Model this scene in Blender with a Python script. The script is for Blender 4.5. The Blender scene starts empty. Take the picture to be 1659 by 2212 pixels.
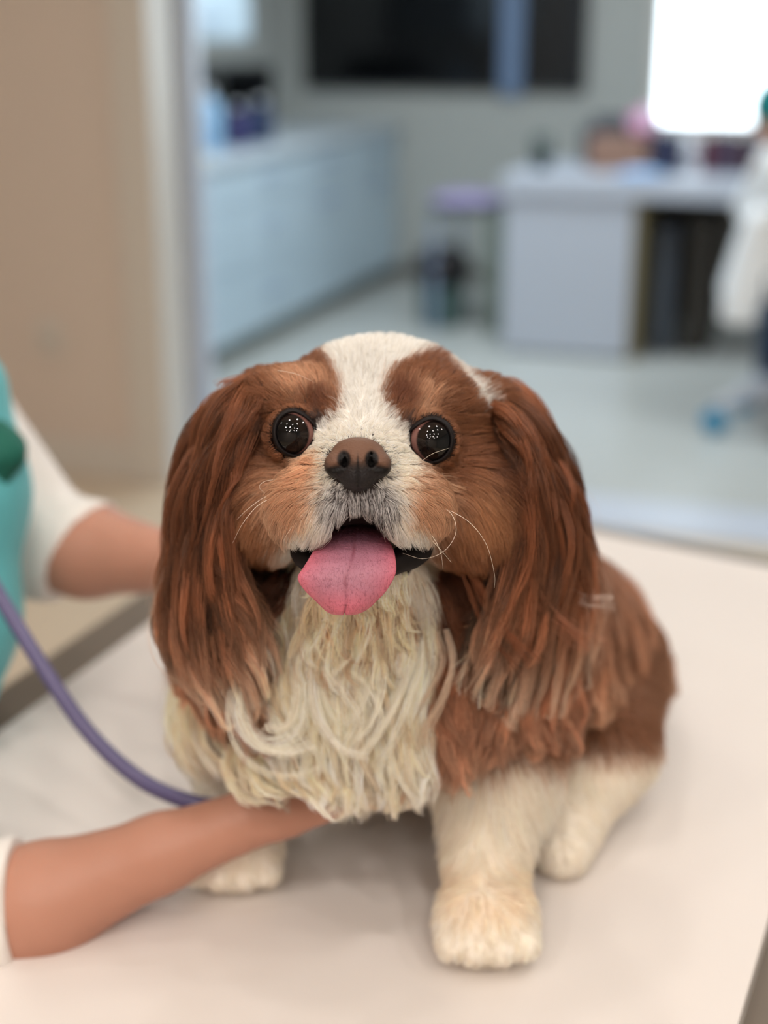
import bpy, bmesh, math, random
import numpy as np
from mathutils import Vector, Matrix

# ------------------------------------------------------------------ camera, world, light, exposure
SC = bpy.context.scene
COL = SC.collection
FPX = 3072.0
PITCH = math.radians(19.0)
CAMZ = 1.41
TABLE_Z = 0.85

cam_data = bpy.data.cameras.new('camera')
cam = bpy.data.objects.new('camera', cam_data)
COL.objects.link(cam)
cam.location = (0, 0, CAMZ)
cam.rotation_euler = (math.radians(90) - PITCH, 0, 0)
cam_data.sensor_fit = 'VERTICAL'
cam_data.sensor_height = 36.0
cam_data.lens = 36.0 * FPX / 2212.0
cam_data.clip_start = 0.02
cam_data.dof.use_dof = True
cam_data.dof.focus_distance = 0.735
cam_data.dof.aperture_fstop = 2.9
SC.camera = cam

vs = SC.view_settings
vs.view_transform = 'Standard'
vs.look = 'None'
vs.gamma = 1.0
vs.use_curve_mapping = False
vs.exposure = 0.16

cy = SC.cycles
cy.max_bounces = 8
cy.diffuse_bounces = 6
cy.glossy_bounces = 3
cy.transmission_bounces = 4
cy.transparent_max_bounces = 8
cy.sample_clamp_indirect = 6.0
cy.caustics_reflective = False
cy.caustics_refractive = False
cy.use_adaptive_sampling = True
cy.adaptive_threshold = 0.035

world = bpy.data.worlds.new('world')
SC.world = world
world.use_nodes = True
world.node_tree.nodes['Background'].inputs[0].default_value = (0.80, 0.92, 1.0, 1)
world.node_tree.nodes['Background'].inputs[1].default_value = 4.5

RA = math.radians(18.5)                       # the room is turned this much to the camera
RC, RS = math.cos(RA), math.sin(RA)
def R(u, v, z=0.0):                           # room coordinates -> world
    return Vector((u * RC + v * RS, -u * RS + v * RC, z))

def area(name, loc, sx, sy, power, color, rot=(0, 0, 0), shape='RECTANGLE'):
    l = bpy.data.lights.new(name, 'AREA')
    l.shape = shape
    l.size = sx
    if shape in ('RECTANGLE', 'ELLIPSE'):
        l.size_y = sy
    l.energy = power
    l.color = color
    o = bpy.data.objects.new(name, l)
    o.location = loc
    o.rotation_euler = rot
    COL.objects.link(o)
    return o

WARM = (1.0, 0.925, 0.85)
COOL = (0.84, 0.94, 1.0)
CEIL = 2.70
area('ceiling_panel_light', R(-1.6, 5.6, CEIL - 0.06), 1.2, 0.6, 46, COOL, (0, 0, -RA))
area('ceiling_panel_light', R(0.9, 4.6, CEIL - 0.06), 1.2, 0.6, 30, COOL, (0, 0, -RA))
SPOTS = [(-0.70, 0.15), (0.05, 0.05), (0.62, 0.30), (-0.30, 0.80), (0.40, 0.90), (1.15, 0.70),
         (-1.10, -0.55), (-0.40, -0.60), (0.35, -0.70), (1.00, -0.60), (-1.25, -1.35), (-0.45, -1.40), (0.30, -1.45), (1.10, -1.40),
         (-0.10, 1.60), (0.85, 1.75), (-1.10, 1.95), (-1.75, 2.30), (-0.90, 2.75), (-1.90, 3.1), (-0.35, 2.4), (-1.45, 0.9), (-0.8, -2.0), (0.6, -2.0)]  # far left ones are unseen lamps added as fill for the wall
for k_, (sx_, sy_) in enumerate(SPOTS):
    area('downlight_lamp', (sx_, sy_, CEIL - 0.045), 0.085, 0.085, 2.5 if sy_ > -0.5 else 6.2, WARM, shape='DISK')
# daylight through the window comes from the world; this portal only helps sampling it
pl = area('window_portal', R(0.2, 8.0, 1.6), 2.9, 1.6, 1, (1, 1, 1), (math.radians(90), 0, -RA))
pl.rotation_euler = (math.radians(-90), 0, -RA)
pl.data.cycles.is_portal = True

# ------------------------------------------------------------------ helpers
rng = np.random.default_rng(7)
random.seed(7)

def lin(c):
    c = np.asarray(c, dtype=np.float64) / 255.0
    return np.where(c <= 0.04045, c / 12.92, ((c + 0.055) / 1.055) ** 2.4)
def L4(r, g, b):
    return tuple(float(x) for x in lin((r, g, b))) + (1.0,)

cP, sP = math.cos(PITCH), math.sin(PITCH)
def px2cam(px, py, d):
    return np.stack([(np.asarray(px) - 829.5) / FPX * d, (1106.0 - np.asarray(py)) / FPX * d, np.asarray(d) + 0 * np.asarray(px)], -1).astype(float)
def cam2world(P):
    P = np.asarray(P, dtype=float)
    X, Y, Z = P[..., 0], P[..., 1], P[..., 2]
    return np.stack([X, Y * sP + Z * cP, CAMZ + Y * cP - Z * sP], -1)
def world2cam(P):
    P = np.asarray(P, dtype=float)
    x, y, z = P[..., 0], P[..., 1], P[..., 2] - CAMZ
    return np.stack([x, y * sP + z * cP, y * cP - z * sP], -1)
def at(px, py, d):
    return Vector(cam2world(px2cam(px, py, d)))
GRAV = np.array([0.0, -cP, sP])               # down, in the frame the dog is modelled in

def tag(o, label=None, cat=None, group=None, kind=None):
    if label: o['label'] = label
    if cat: o['category'] = cat
    if group: o['group'] = group
    if kind: o['kind'] = kind
    return o

def empty(name, loc, rz=0.0):
    o = bpy.data.objects.new(name, None)
    o.location = loc
    o.rotation_euler = (0, 0, rz)
    o.empty_display_size = 0.05
    COL.objects.link(o)
    return o

def adopt(o, parent):
    """parent o, keeping the place it was modelled in (world coordinates)"""
    o.parent = parent
    o.matrix_parent_inverse = (Matrix.Translation(parent.location) @ parent.rotation_euler.to_matrix().to_4x4()).inverted()
    return o

# ------------------------------------------------------------------ materials
MATS = {}
def mat(name, color, rough=0.5, metal=0.0, spec=0.5, noise=None, bump=None, coat=0.0, sss=0.0, emit=None, sheen=0.0):
    if name in MATS: return MATS[name]
    m = bpy.data.materials.new(name); m.use_nodes = True
    nt = m.node_tree; b = nt.nodes['Principled BSDF']
    col = tuple(lin(color)) + (1,)
    b.inputs['Base Color'].default_value = col
    b.inputs['Roughness'].default_value = rough
    b.inputs['Metallic'].default_value = metal
    b.inputs['Specular IOR Level'].default_value = spec
    b.inputs['Coat Weight'].default_value = coat
    b.inputs['Coat Roughness'].default_value = 0.05
    b.inputs['Sheen Weight'].default_value = sheen
    if sss:
        b.inputs['Subsurface Weight'].default_value = sss
        b.inputs['Subsurface Radius'].default_value = (0.012, 0.004, 0.002)
        b.inputs['Subsurface Scale'].default_value = 1.0
    if emit:
        b.inputs['Emission Color'].default_value = tuple(lin(emit[0])) + (1,)
        b.inputs['Emission Strength'].default_value = emit[1]
    tc = nt.nodes.new('ShaderNodeTexCoord')
    if noise:
        sc, amt, c2 = noise
        n = nt.nodes.new('ShaderNodeTexNoise'); n.inputs['Scale'].default_value = sc; n.inputs['Detail'].default_value = 4
        nt.links.new(tc.outputs['Object'], n.inputs['Vector'])
        r = nt.nodes.new('ShaderNodeValToRGB')
        r.color_ramp.elements[0].position = 0.5 - amt; r.color_ramp.elements[0].color = tuple(lin(c2)) + (1,)
        r.color_ramp.elements[1].position = 0.5 + amt; r.color_ramp.elements[1].color = col
        nt.links.new(n.outputs['Fac'], r.inputs['Fac']); nt.links.new(r.outputs['Color'], b.inputs['Base Color'])
    if bump:
        sc, st = bump
        n = nt.nodes.new('ShaderNodeTexNoise'); n.inputs['Scale'].default_value = sc; n.inputs['Detail'].default_value = 5
        nt.links.new(tc.outputs['Object'], n.inputs['Vector'])
        bp = nt.nodes.new('ShaderNodeBump'); bp.inputs['Strength'].default_value = st; bp.inputs['Distance'].default_value = 0.002
        nt.links.new(n.outputs['Fac'], bp.inputs['Height']); nt.links.new(bp.outputs['Normal'], b.inputs['Normal'])
    MATS[name] = m
    return m

def attr_mat(name, rough=0.6, spec=0.3, bump=None, coat=0.0, sss=0.0):
    m = bpy.data.materials.new(name); m.use_nodes = True
    nt = m.node_tree; b = nt.nodes['Principled BSDF']
    a = nt.nodes.new('ShaderNodeAttribute'); a.attribute_name = 'col'
    nt.links.new(a.outputs['Color'], b.inputs['Base Color'])
    b.inputs['Roughness'].default_value = rough
    b.inputs['Specular IOR Level'].default_value = spec
    b.inputs['Coat Weight'].default_value = coat
    b.inputs['Coat Roughness'].default_value = 0.02 if coat > .5 else .3
    if sss:
        b.inputs['Subsurface Weight'].default_value = sss
        b.inputs['Subsurface Radius'].default_value = (0.010, 0.004, 0.003)
        b.inputs['Subsurface Scale'].default_value = 0.5
    if bump:
        kind, sc, st, dist = bump
        tc = nt.nodes.new('ShaderNodeTexCoord')
        if kind == 'voronoi':
            n = nt.nodes.new('ShaderNodeTexVoronoi'); out = 'Distance'
        else:
            n = nt.nodes.new('ShaderNodeTexNoise'); out = 'Fac'; n.inputs['Detail'].default_value = 5
        n.inputs['Scale'].default_value = sc
        nt.links.new(tc.outputs['Object'], n.inputs['Vector'])
        bp = nt.nodes.new('ShaderNodeBump'); bp.inputs['Strength'].default_value = st; bp.inputs['Distance'].default_value = dist
        nt.links.new(n.outputs[out], bp.inputs['Height']); nt.links.new(bp.outputs['Normal'], b.inputs['Normal'])
    return m

def fur_mat(name, transl=0.25, rough=0.42, spec=0.45):
    m = bpy.data.materials.new(name); m.use_nodes = True
    nt = m.node_tree; b = nt.nodes['Principled BSDF']; out = nt.nodes['Material Output']
    a = nt.nodes.new('ShaderNodeAttribute'); a.attribute_name = 'col'
    nt.links.new(a.outputs['Color'], b.inputs['Base Color'])
    b.inputs['Roughness'].default_value = rough
    b.inputs['Specular IOR Level'].default_value = spec
    t = nt.nodes.new('ShaderNodeBsdfTranslucent'); nt.links.new(a.outputs['Color'], t.inputs['Color'])
    mx = nt.nodes.new('ShaderNodeMixShader'); mx.inputs[0].default_value = transl
    nt.links.new(b.outputs[0], mx.inputs[1]); nt.links.new(t.outputs[0], mx.inputs[2])
    nt.links.new(mx.outputs[0], out.inputs['Surface'])
    return m

# ------------------------------------------------------------------ mesh helpers
def finish(name, bm, m, parent=None, smooth=True, loc=None):
    me = bpy.data.meshes.new(name)
    bmesh.ops.recalc_face_normals(bm, faces=bm.faces[:])
    bm.to_mesh(me); bm.free()
    if smooth:
        me.polygons.foreach_set('use_smooth', [True] * len(me.polygons))
    if m: me.materials.append(m)
    o = bpy.data.objects.new(name, me)
    COL.objects.link(o)
    if parent: o.parent = parent
    if loc: o.location = loc
    return o

def box(bm, x0, x1, y0, y1, z0, z1, bev=0.0, seg=2):
    b2 = bmesh.new()
    bmesh.ops.create_cube(b2, size=1.0)
    for v in b2.verts:
        v.co = Vector((x0 + (v.co.x + .5) * (x1 - x0), y0 + (v.co.y + .5) * (y1 - y0), z0 + (v.co.z + .5) * (z1 - z0)))
    if bev > 0:
        bmesh.ops.bevel(b2, geom=b2.edges[:], offset=bev, segments=seg, profile=0.5, affect='EDGES')
    tmp = bpy.data.meshes.new('t'); b2.to_mesh(tmp); b2.free(); bm.from_mesh(tmp); bpy.data.meshes.remove(tmp)

def lathe(bm, prof, cx=0, cy_=0, seg=32):
    rings = []
    for r, z in prof:
        rings.append([bm.verts.new((cx + r * math.cos(2 * math.pi * i / seg), cy_ + r * math.sin(2 * math.pi * i / seg), z)) for i in range(seg)])
    for a, b in zip(rings, rings[1:]):
        for i in range(seg):
            bm.faces.new((a[i], a[(i + 1) % seg], b[(i + 1) % seg], b[i]))
    bm.faces.new(rings[0][::-1]); bm.faces.new(rings[-1])

def tube(bm, pts, rad, seg=12, cap=True):
    pts = [Vector(p) for p in pts]
    n = len(pts)
    rad = rad if hasattr(rad, '__len__') else [rad] * n
    rings = []
    up = Vector((0.13, 0.21, 1)).normalized()
    for i, p in enumerate(pts):
        t = (pts[min(i + 1, n - 1)] - pts[max(i - 1, 0)]).normalized()
        a = t.cross(up)
        if a.length < 1e-3: a = t.cross(Vector((1, 0, 0)))
        a.normalize(); b = t.cross(a).normalized()
        rings.append([bm.verts.new(p + rad[i] * (a * math.cos(2 * math.pi * k / seg) + b * math.sin(2 * math.pi * k / seg))) for k in range(seg)])
    for a, b in zip(rings, rings[1:]):
        for i in range(seg):
            bm.faces.new((a[i], a[(i + 1) % seg], b[(i + 1) % seg], b[i]))
    if cap:
        bm.faces.new(rings[0][::-1]); bm.faces.new(rings[-1])

def spline(pts, n):
    P = np.asarray(pts, float); k = len(P)
    if k < 3:
        t = np.linspace(0, 1, n)[:, None]; return P[0] * (1 - t) + P[-1] * t
    s = np.linspace(0, k - 1, n); i = np.clip(s.astype(int), 0, k - 2); f = (s - i)[:, None]
    Pe = np.vstack([2 * P[0] - P[1], P, 2 * P[-1] - P[-2]])
    p0, p1, p2, p3 = Pe[i], Pe[i + 1], Pe[i + 2], Pe[i + 3]
    return 0.5 * (2 * p1 + (p2 - p0) * f + (2 * p0 - 5 * p1 + 4 * p2 - p3) * f ** 2 + (3 * p1 - p0 - 3 * p2 + p3) * f ** 3)

# ------------------------------------------------------------------ implicit surfaces
class Field:
    """signed distance field on a grid, smooth unions of ellipsoids and tapered capsules -> one continuous mesh"""
    def __init__(s, lo, hi, h, cap=0.05):
        s.o = np.array(lo, float); s.h = h
        s.n = np.ceil((np.array(hi) - s.o) / h).astype(int) + 1
        s.F = np.full(s.n, cap, np.float32); s.cap = cap
    def _sl(s, lo, hi):
        a = np.clip(np.floor((lo - s.o) / s.h).astype(int), 0, s.n - 1)
        b = np.clip(np.ceil((hi - s.o) / s.h).astype(int) + 1, 1, s.n)
        ax = [(s.o[i] + s.h * np.arange(a[i], b[i])).astype(np.float32) for i in range(3)]
        if any(len(x) == 0 for x in ax): return None, None
        return tuple(slice(a[i], b[i]) for i in range(3)), np.meshgrid(*ax, indexing='ij')
    def _mix(s, sl, d, k, sub):
        F = s.F[sl]
        if sub:
            d = -d
            h = np.clip(0.5 - 0.5 * (F - d) / k, 0, 1)
            s.F[sl] = F * (1 - h) + d * h + k * h * (1 - h)
        else:
            h = np.clip(0.5 + 0.5 * (F - d) / k, 0, 1)
            s.F[sl] = F * (1 - h) + d * h - k * h * (1 - h)
    def ell(s, c, r, k=0.01, sub=False, rot=None):
        c = np.asarray(c, float); r = np.asarray(r, float); m = s.cap + k
        rm = r if rot is None else np.full(3, r.max())
        sl, G = s._sl(c - rm - m, c + rm + m)
        if sl is None: return
        q = [G[i] - c[i] for i in range(3)]
        if rot is not None:
            q = [sum(rot[j][i] * q[j] for j in range(3)) for i in range(3)]
        k0 = np.sqrt(sum((q[i] / r[i]) ** 2 for i in range(3))) + 1e-6
        k1 = np.sqrt(sum((q[i] / r[i] ** 2) ** 2 for i in range(3))) + 1e-6
        s._mix(sl, (k0 * (k0 - 1) / k1).astype(np.float32), k, sub)
    def cap_(s, a, ra, b, rb, k=0.01, sub=False):
        a = np.asarray(a, float); b = np.asarray(b, float); m = s.cap + k; R_ = max(ra, rb)
        sl, G = s._sl(np.minimum(a, b) - R_ - m, np.maximum(a, b) + R_ + m)
        if sl is None: return
        ab = b - a; L2 = (ab ** 2).sum() + 1e-12
        q = [G[i] - a[i] for i in range(3)]
        t = np.clip(sum(q[i] * ab[i] for i in range(3)) / L2, 0, 1)
        d = np.sqrt(sum((q[i] - t * ab[i]) ** 2 for i in range(3))) - (ra + (rb - ra) * t)
        s._mix(sl, d.astype(np.float32), k, sub)
    def chain(s, pts, k=0.01):
        for (a, ra), (b, rb) in zip(pts, pts[1:]): s.cap_(a, ra, b, rb, k)
    def sample(s, P):
        q = (P - s.o) / s.h
        q = np.clip(q, 0, np.array(s.n) - 1.001)
        i = q.astype(int); f = q - i
        r = 0
        for dx in (0, 1):
            for dy in (0, 1):
                for dz in (0, 1):
                    w = (f[:, 0] if dx else 1 - f[:, 0]) * (f[:, 1] if dy else 1 - f[:, 1]) * (f[:, 2] if dz else 1 - f[:, 2])
                    r = r + w * s.F[i[:, 0] + dx, i[:, 1] + dy, i[:, 2] + dz]
        return r
    def grad(s, P):
        e = s.h
        g = np.stack([s.sample(P + np.eye(3)[i] * e) - s.sample(P - np.eye(3)[i] * e) for i in range(3)], -1)
        return g / (np.linalg.norm(g, axis=1, keepdims=True) + 1e-9)
    def mesh(s):
        F = s.F; S = F < 0
        C = [(dx, dy, dz) for dx in (0, 1) for dy in (0, 1) for dz in (0, 1)]
        nx, ny, nz = np.array(F.shape) - 1
        cnt = sum(S[dx:dx + nx, dy:dy + ny, dz:dz + nz].astype(np.int8) for dx, dy, dz in C)
        idx = np.argwhere((cnt > 0) & (cnt < 8))
        acc = np.zeros((len(idx), 3)); num = np.zeros(len(idx))
        for a in C:
            for ax in range(3):
                if a[ax] == 1: continue
                b = list(a); b[ax] = 1
                fa = F[idx[:, 0] + a[0], idx[:, 1] + a[1], idx[:, 2] + a[2]]
                fb = F[idx[:, 0] + b[0], idx[:, 1] + b[1], idx[:, 2] + b[2]]
                m = (fa < 0) != (fb < 0)
                t = np.where(m, fa / np.where(m, fa - fb, 1), 0)
                p = np.tile(np.array(a, float), (len(idx), 1)); p[:, ax] += t
                acc[m] += p[m]; num += m
        V = s.o + s.h * (idx + acc / num[:, None])
        vid = np.full((nx, ny, nz), -1, np.int64); vid[idx[:, 0], idx[:, 1], idx[:, 2]] = np.arange(len(idx))
        Q = []
        for ax in range(3):
            o1, o2 = [(1, 2), (2, 0), (0, 1)][ax]
            sl0 = [slice(None)] * 3; sl1 = [slice(None)] * 3
            sl0[ax] = slice(0, -1); sl1[ax] = slice(1, None)
            A, B = S[tuple(sl0)], S[tuple(sl1)]
            e = np.argwhere(A != B)
            ok = (e[:, o1] > 0) & (e[:, o2] > 0) & (e[:, o1] < F.shape[o1] - 1) & (e[:, o2] < F.shape[o2] - 1)
            e = e[ok]
            ins = A[e[:, 0], e[:, 1], e[:, 2]]
            def cell(d1, d2):
                c = e.copy(); c[:, o1] -= d1; c[:, o2] -= d2
                return vid[c[:, 0], c[:, 1], c[:, 2]]
            q = np.stack([cell(1, 1), cell(0, 1), cell(0, 0), cell(1, 0)], 1)
            q[~ins] = q[~ins][:, ::-1]
            Q.append(q)
        return V, np.vstack(Q)

def hair_curves(name, sets, m, parent):
    """sets: list of (P (n,k,3) in the dog frame, radius (n,k), colour (n,k,3)) -> one hair curves object"""
    sizes = []; Pp = []; Rr = []; Cc = []
    for P, Rd, Cl in sets:
        n, k = P.shape[:2]
        sizes += [k] * n
        Pp.append(cam2world(P.reshape(-1, 3))); Rr.append(Rd.reshape(-1)); Cc.append(Cl.reshape(-1, 3))
    cu = bpy.data.hair_curves.new(name)
    cu.add_curves(sizes)
    P = np.concatenate(Pp).astype(np.float32); Rd = np.concatenate(Rr).astype(np.float32)
    C = np.ones((len(P), 4), np.float32); C[:, :3] = np.concatenate(Cc)
    cu.attributes['position'].data.foreach_set('vector', P.ravel())
    ra = cu.attributes.get('radius') or cu.attributes.new('radius', 'FLOAT', 'POINT')
    ra.data.foreach_set('value', Rd)
    ca = cu.attributes.new('col', 'FLOAT_COLOR', 'POINT')
    ca.data.foreach_set('color', C.ravel())
    cu.materials.append(m)
    o = bpy.data.objects.new(name, cu); COL.objects.link(o)
    adopt(o, parent)
    return o

def np_mesh(name, V, Q, m, parent=None, colors=None, world=True):
    """V in the dog frame (camera axes) unless world"""
    me = bpy.data.meshes.new(name)
    W = V if world else cam2world(V)
    if not world: Q = np.asarray(Q)[:, ::-1]      # the dog frame is left-handed
    me.vertices.add(len(W)); me.vertices.foreach_set('co', np.asarray(W, np.float32).ravel())
    nq = len(Q)
    me.loops.add(nq * 4); me.loops.foreach_set('vertex_index', np.asarray(Q, np.int32).ravel())
    me.polygons.add(nq); me.polygons.foreach_set('loop_start', np.arange(0, nq * 4, 4, dtype=np.int32))
    me.update(calc_edges=True); me.validate()
    me.polygons.foreach_set('use_smooth', np.ones(len(me.polygons), bool))
    if colors is not None:
        a = me.color_attributes.new('col', 'FLOAT_COLOR', 'POINT')
        c = np.ones((len(W), 4), np.float32); c[:, :3] = colors
        a.data.foreach_set('color', c.ravel())
    if m: me.materials.append(m)
    o = bpy.data.objects.new(name, me); COL.objects.link(o)
    if parent: adopt(o, parent)
    return o

# ------------------------------------------------------------------ the room
M_wall_f = mat('wall_paint_warm', (212, 200, 190), 0.7, bump=(60, 0.05))
M_wall_b = mat('wall_paint_grey', (178, 180, 176), 0.7, bump=(60, 0.05))
M_ceiling = mat('ceiling_paint', (225, 224, 220), 0.8)
M_floor = mat('floor_vinyl', (188, 190, 187), 0.3, spec=0.4, noise=(3.0, 0.35, (182, 184, 180)))
M_white = mat('white_laminate', (196, 206, 214), 0.35)
M_trim = mat('white_trim_paint', (208, 204, 198), 0.4)
M_black = mat('black_glass', (10, 11, 13), 0.12, spec=0.5)
M_frame = mat('dark_frame', (26, 28, 32), 0.4)
M_alu = mat('brushed_aluminium', (160, 175, 205), 0.35, metal=0.6)
M_steel = mat('stainless_steel', (118, 106, 94), 0.45, metal=0.4, bump=(200, 0.05))
M_greyp = mat('grey_plastic', (110, 118, 112), 0.45)

def room_obj(name, boxes, m, bev=0.0, parent=None, kind=None, smooth=False):
    bm = bmesh.new()
    for b in boxes: box(bm, *b, bev=bev)
    o = finish(name, bm, m, parent, smooth=smooth)
    if not parent:
        o.rotation_euler = (0, 0, -RA)
    if kind: o['kind'] = kind
    return o
def S_(name, boxes, m, bev=0.0): return room_obj(name, boxes, m, bev, kind='structure')

U0, U1, V0, V1, VB = -4.2, 2.6, -2.6, 7.9, 8.02
S_('floor', [(U0 - .1, U1 + .1, V0 - .1, VB, -0.1, 0)], M_floor)
S_('ceiling', [(U0 - .1, U1 + .1, V0 - .1, VB, CEIL, CEIL + 0.1)], M_ceiling)
WU0, WU1, WZ0, WZ1 = -1.17, 1.75, 0.86, 2.35
S_('wall_back', [(-3.3, WU0, V1, VB, 0, CEIL), (WU1, U1 + .1, V1, VB, 0, CEIL), (WU0, WU1, V1, VB, 0, WZ0), (WU0, WU1, V1, VB, WZ1, CEIL)], M_wall_b)
S_('wall_left', [(U0 - .1, U0, V0, 4.05, 0, CEIL)], M_wall_f)
S_('wall_cabinet_side', [(-3.32, -3.2, 4.05, V1, 0, CEIL)], M_wall_b)
S_('wall_partition', [(U0, -2.16, 3.93, 4.05, 0, CEIL)], M_wall_f)
S_('trim_1', [(-2.16, -2.03, 3.90, 4.08, 0, 2.25)], M_trim, 0.006)
S_('baseboard_left', [(U0, -2.16, 3.915, 3.93, 0, 0.12)], M_trim, 0.003)
S_('wall_right', [(U1, U1 + .1, V0, VB, 0, CEIL)], M_wall_b)
S_('wall_front', [(U0, U1, V0 - .1, V0, 0, CEIL)], M_wall_f)
S_('baseboard_back', [(-3.2, U1, V1 - 0.015, V1, 0, 0.09)], mat('grey_baseboard', (120, 118, 112), 0.6))
# the white jamb of the sliding door standing just behind the partition
S_('door_1', [(-2.22, -1.99, 4.12, 4.17, 0, 2.3)], mat('pale_door_paint', (200, 212, 232), 0.3), 0.005)

w = S_('window_1', [(WU0, WU0 + .05, V1 + .02, VB - .02, WZ0, WZ1), (WU1 - .05, WU1, V1 + .02, VB - .02, WZ0, WZ1),
                    (WU0, WU1, V1 + .02, VB - .02, WZ0, WZ0 + .04), (WU0, WU1, V1 + .02, VB - .02, WZ1 - .05, WZ1),
                    (0.62, 0.67, V1 + .02, VB - .02, WZ0, WZ1)], M_trim)
gm = bpy.data.materials.new('window_glass'); gm.use_nodes = True
nt = gm.node_tree; nt.nodes.remove(nt.nodes['Principled BSDF'])
tr = nt.nodes.new('ShaderNodeBsdfTransparent'); gl = nt.nodes.new('ShaderNodeBsdfGlossy'); gl.inputs['Roughness'].default_value = 0.02
mx = nt.nodes.new('ShaderNodeMixShader'); fr = nt.nodes.new('ShaderNodeFresnel'); fr.inputs[0].default_value = 1.3
nt.links.new(fr.outputs[0], mx.inputs[0]); nt.links.new(tr.outputs[0], mx.inputs[1]); nt.links.new(gl.outputs[0], mx.inputs[2])
nt.links.new(mx.outputs[0], nt.nodes['Material Output'].inputs['Surface'])
room_obj('window_pane', [(WU0 + .05, 0.62, V1 + .055, V1 + .06, WZ0 + .04, WZ1 - .05)], gm, parent=w)
room_obj('window_pane', [(0.67, WU1 - .05, V1 + .055, V1 + .06, WZ0 + .04, WZ1 - .05)], gm, parent=w)
room_obj('window_sill', [(WU0 - .03, WU1 + .03, V1 - .12, V1 + .02, WZ0 - .03, WZ0)], M_trim, 0.004, parent=w)

# round downlight fittings above the table and for the added fill lamps
for k, (sx_, sy_) in enumerate(SPOTS):
    bm = bmesh.new()
    lathe(bm, [(0.062, CEIL), (0.062, CEIL - 0.012), (0.048, CEIL - 0.018), (0.044, CEIL - 0.006), (0.03, CEIL - 0.002)], sx_, sy_, 24)
    o = finish('downlight', bm, M_trim)
    tag(o, 'small round white recessed ceiling downlight above the examination table', 'ceiling light', 'ceiling downlights')
# ------------------------------------------------------------------ long counter of white cabinets on the left of the back room
def handle(parent, x, y, z, l=0.14, along='y'):
    bm = bmesh.new()
    if along == 'y':
        tube(bm, [(x, y - l/2, z), (x + .03, y - l/2, z), (x + .03, y + l/2, z), (x, y + l/2, z)], 0.006, 8)
    else:
        tube(bm, [(x - l/2, y, z), (x - l/2, y - .03, z), (x + l/2, y - .03, z), (x + l/2, y, z)], 0.006, 8)
    return finish('handle', bm, M_alu, parent)
def rel(parent_uv, name, boxes, m, parent, bev=0.0):
    bm = bmesh.new()
    for b in boxes: box(bm, *b, bev=bev)
    return finish(name, bm, m, parent, smooth=False)

cab_lab = ['nearest white base cabinet of the long counter, beside the beige wall edge',
           'white base cabinet second from the beige wall edge', 'middle white base cabinet with drawers below the bottles',
           'white base cabinet second from the far wall', 'white base cabinet at the far end by the grey wall']
cab_v = np.linspace(4.15, 7.85, 6)
M_cab = mat('pale_cabinet_front', (186, 205, 218), 0.35)
for i in range(5):
    va, vb = cab_v[i], cab_v[i + 1]; wv = vb - va
    r0 = empty('base_cabinet', R(-2.55, va), -RA)
    tag(r0, cab_lab[i], 'cabinet', 'base cabinets of the long counter')
    rel(0, 'carcass', [(-0.62, -0.02, 0.004, wv - 0.004, 0.09, 0.84)], M_white, r0)
    rel(0, 'plinth', [(-0.58, -0.06, 0, wv, 0, 0.09)], M_greyp, r0)
    d = rel(0, 'drawer', [(-0.018, 0, 0.006, wv - .006, 0.67, 0.835)], M_cab, r0, 0.002); handle(d, 0, wv/2, 0.76)
    if i in (1, 2):
        d = rel(0, 'drawer', [(-0.018, 0, 0.006, wv - .006, 0.39, 0.662)], M_cab, r0, 0.002); handle(d, 0, wv/2, 0.55)
        d = rel(0, 'drawer', [(-0.018, 0, 0.006, wv - .006, 0.10, 0.382)], M_cab, r0, 0.002); handle(d, 0, wv/2, 0.26)
    else:
        d = rel(0, 'door', [(-0.018, 0, 0.006, wv/2 - .003, 0.10, 0.662)], M_cab, r0, 0.002); handle(d, 0, wv/2 - .08, 0.58, 0.1)
        d = rel(0, 'door', [(-0.018, 0, wv/2 + .003, wv - .006, 0.10, 0.662)], M_cab, r0, 0.002); handle(d, 0, wv/2 + .08, 0.58, 0.1)
o = room_obj('worktop', [(-3.2, -2.53, 4.15, 7.88, 0.842, 0.875)], M_white, 0.004)
tag(o, 'pale worktop running along the top of the white base cabinets', 'worktop')

for i, (va, vb, lb) in enumerate(((4.3, 5.15, 'pale blue wall cabinet nearest the beige wall edge'), (5.16, 6.0, 'pale blue wall cabinet farther along above the bottles'))):
    r0 = empty('wall_cabinet', R(-2.62, va), -RA); tag(r0, lb, 'cabinet', 'wall cabinets over the counter')
    wv = vb - va
    rel(0, 'carcass', [(-0.575, -0.02, 0.0, wv, 1.34, 2.1)], M_white, r0)
    d = rel(0, 'door', [(-0.018, 0, 0.004, wv/2 - .003, 1.342, 2.098)], M_cab, r0, 0.002); handle(d, 0, wv/2 - .06, 1.42, 0.1)
    d = rel(0, 'door', [(-0.018, 0, wv/2 + .003, wv - .004, 1.342, 2.098)], M_cab, r0, 0.002); handle(d, 0, wv/2 + .06, 1.42, 0.1)
# dark rack against the wall, under the wall cabinets
r0 = empty('storage_rack', R(-3.0, 6.15, 0.875), -RA)
tag(r0, 'dark open rack standing on the worktop below the pale blue wall cabinets', 'rack')
rel(0, 'shelf', [(-0.17, 0.10, -0.05, 0.75, 0.30, 0.335)], M_frame, r0)
rel(0, 'shelf', [(-0.17, 0.10, -0.05, 0.75, 0.0, 0.02)], M_frame, r0)
rel(0, 'side_panel', [(-0.17, 0.10, -0.05, -0.03, 0.02, 0.30)], M_frame, r0)
rel(0, 'side_panel', [(-0.17, 0.10, 0.73, 0.75, 0.02, 0.30)], M_frame, r0)

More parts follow.
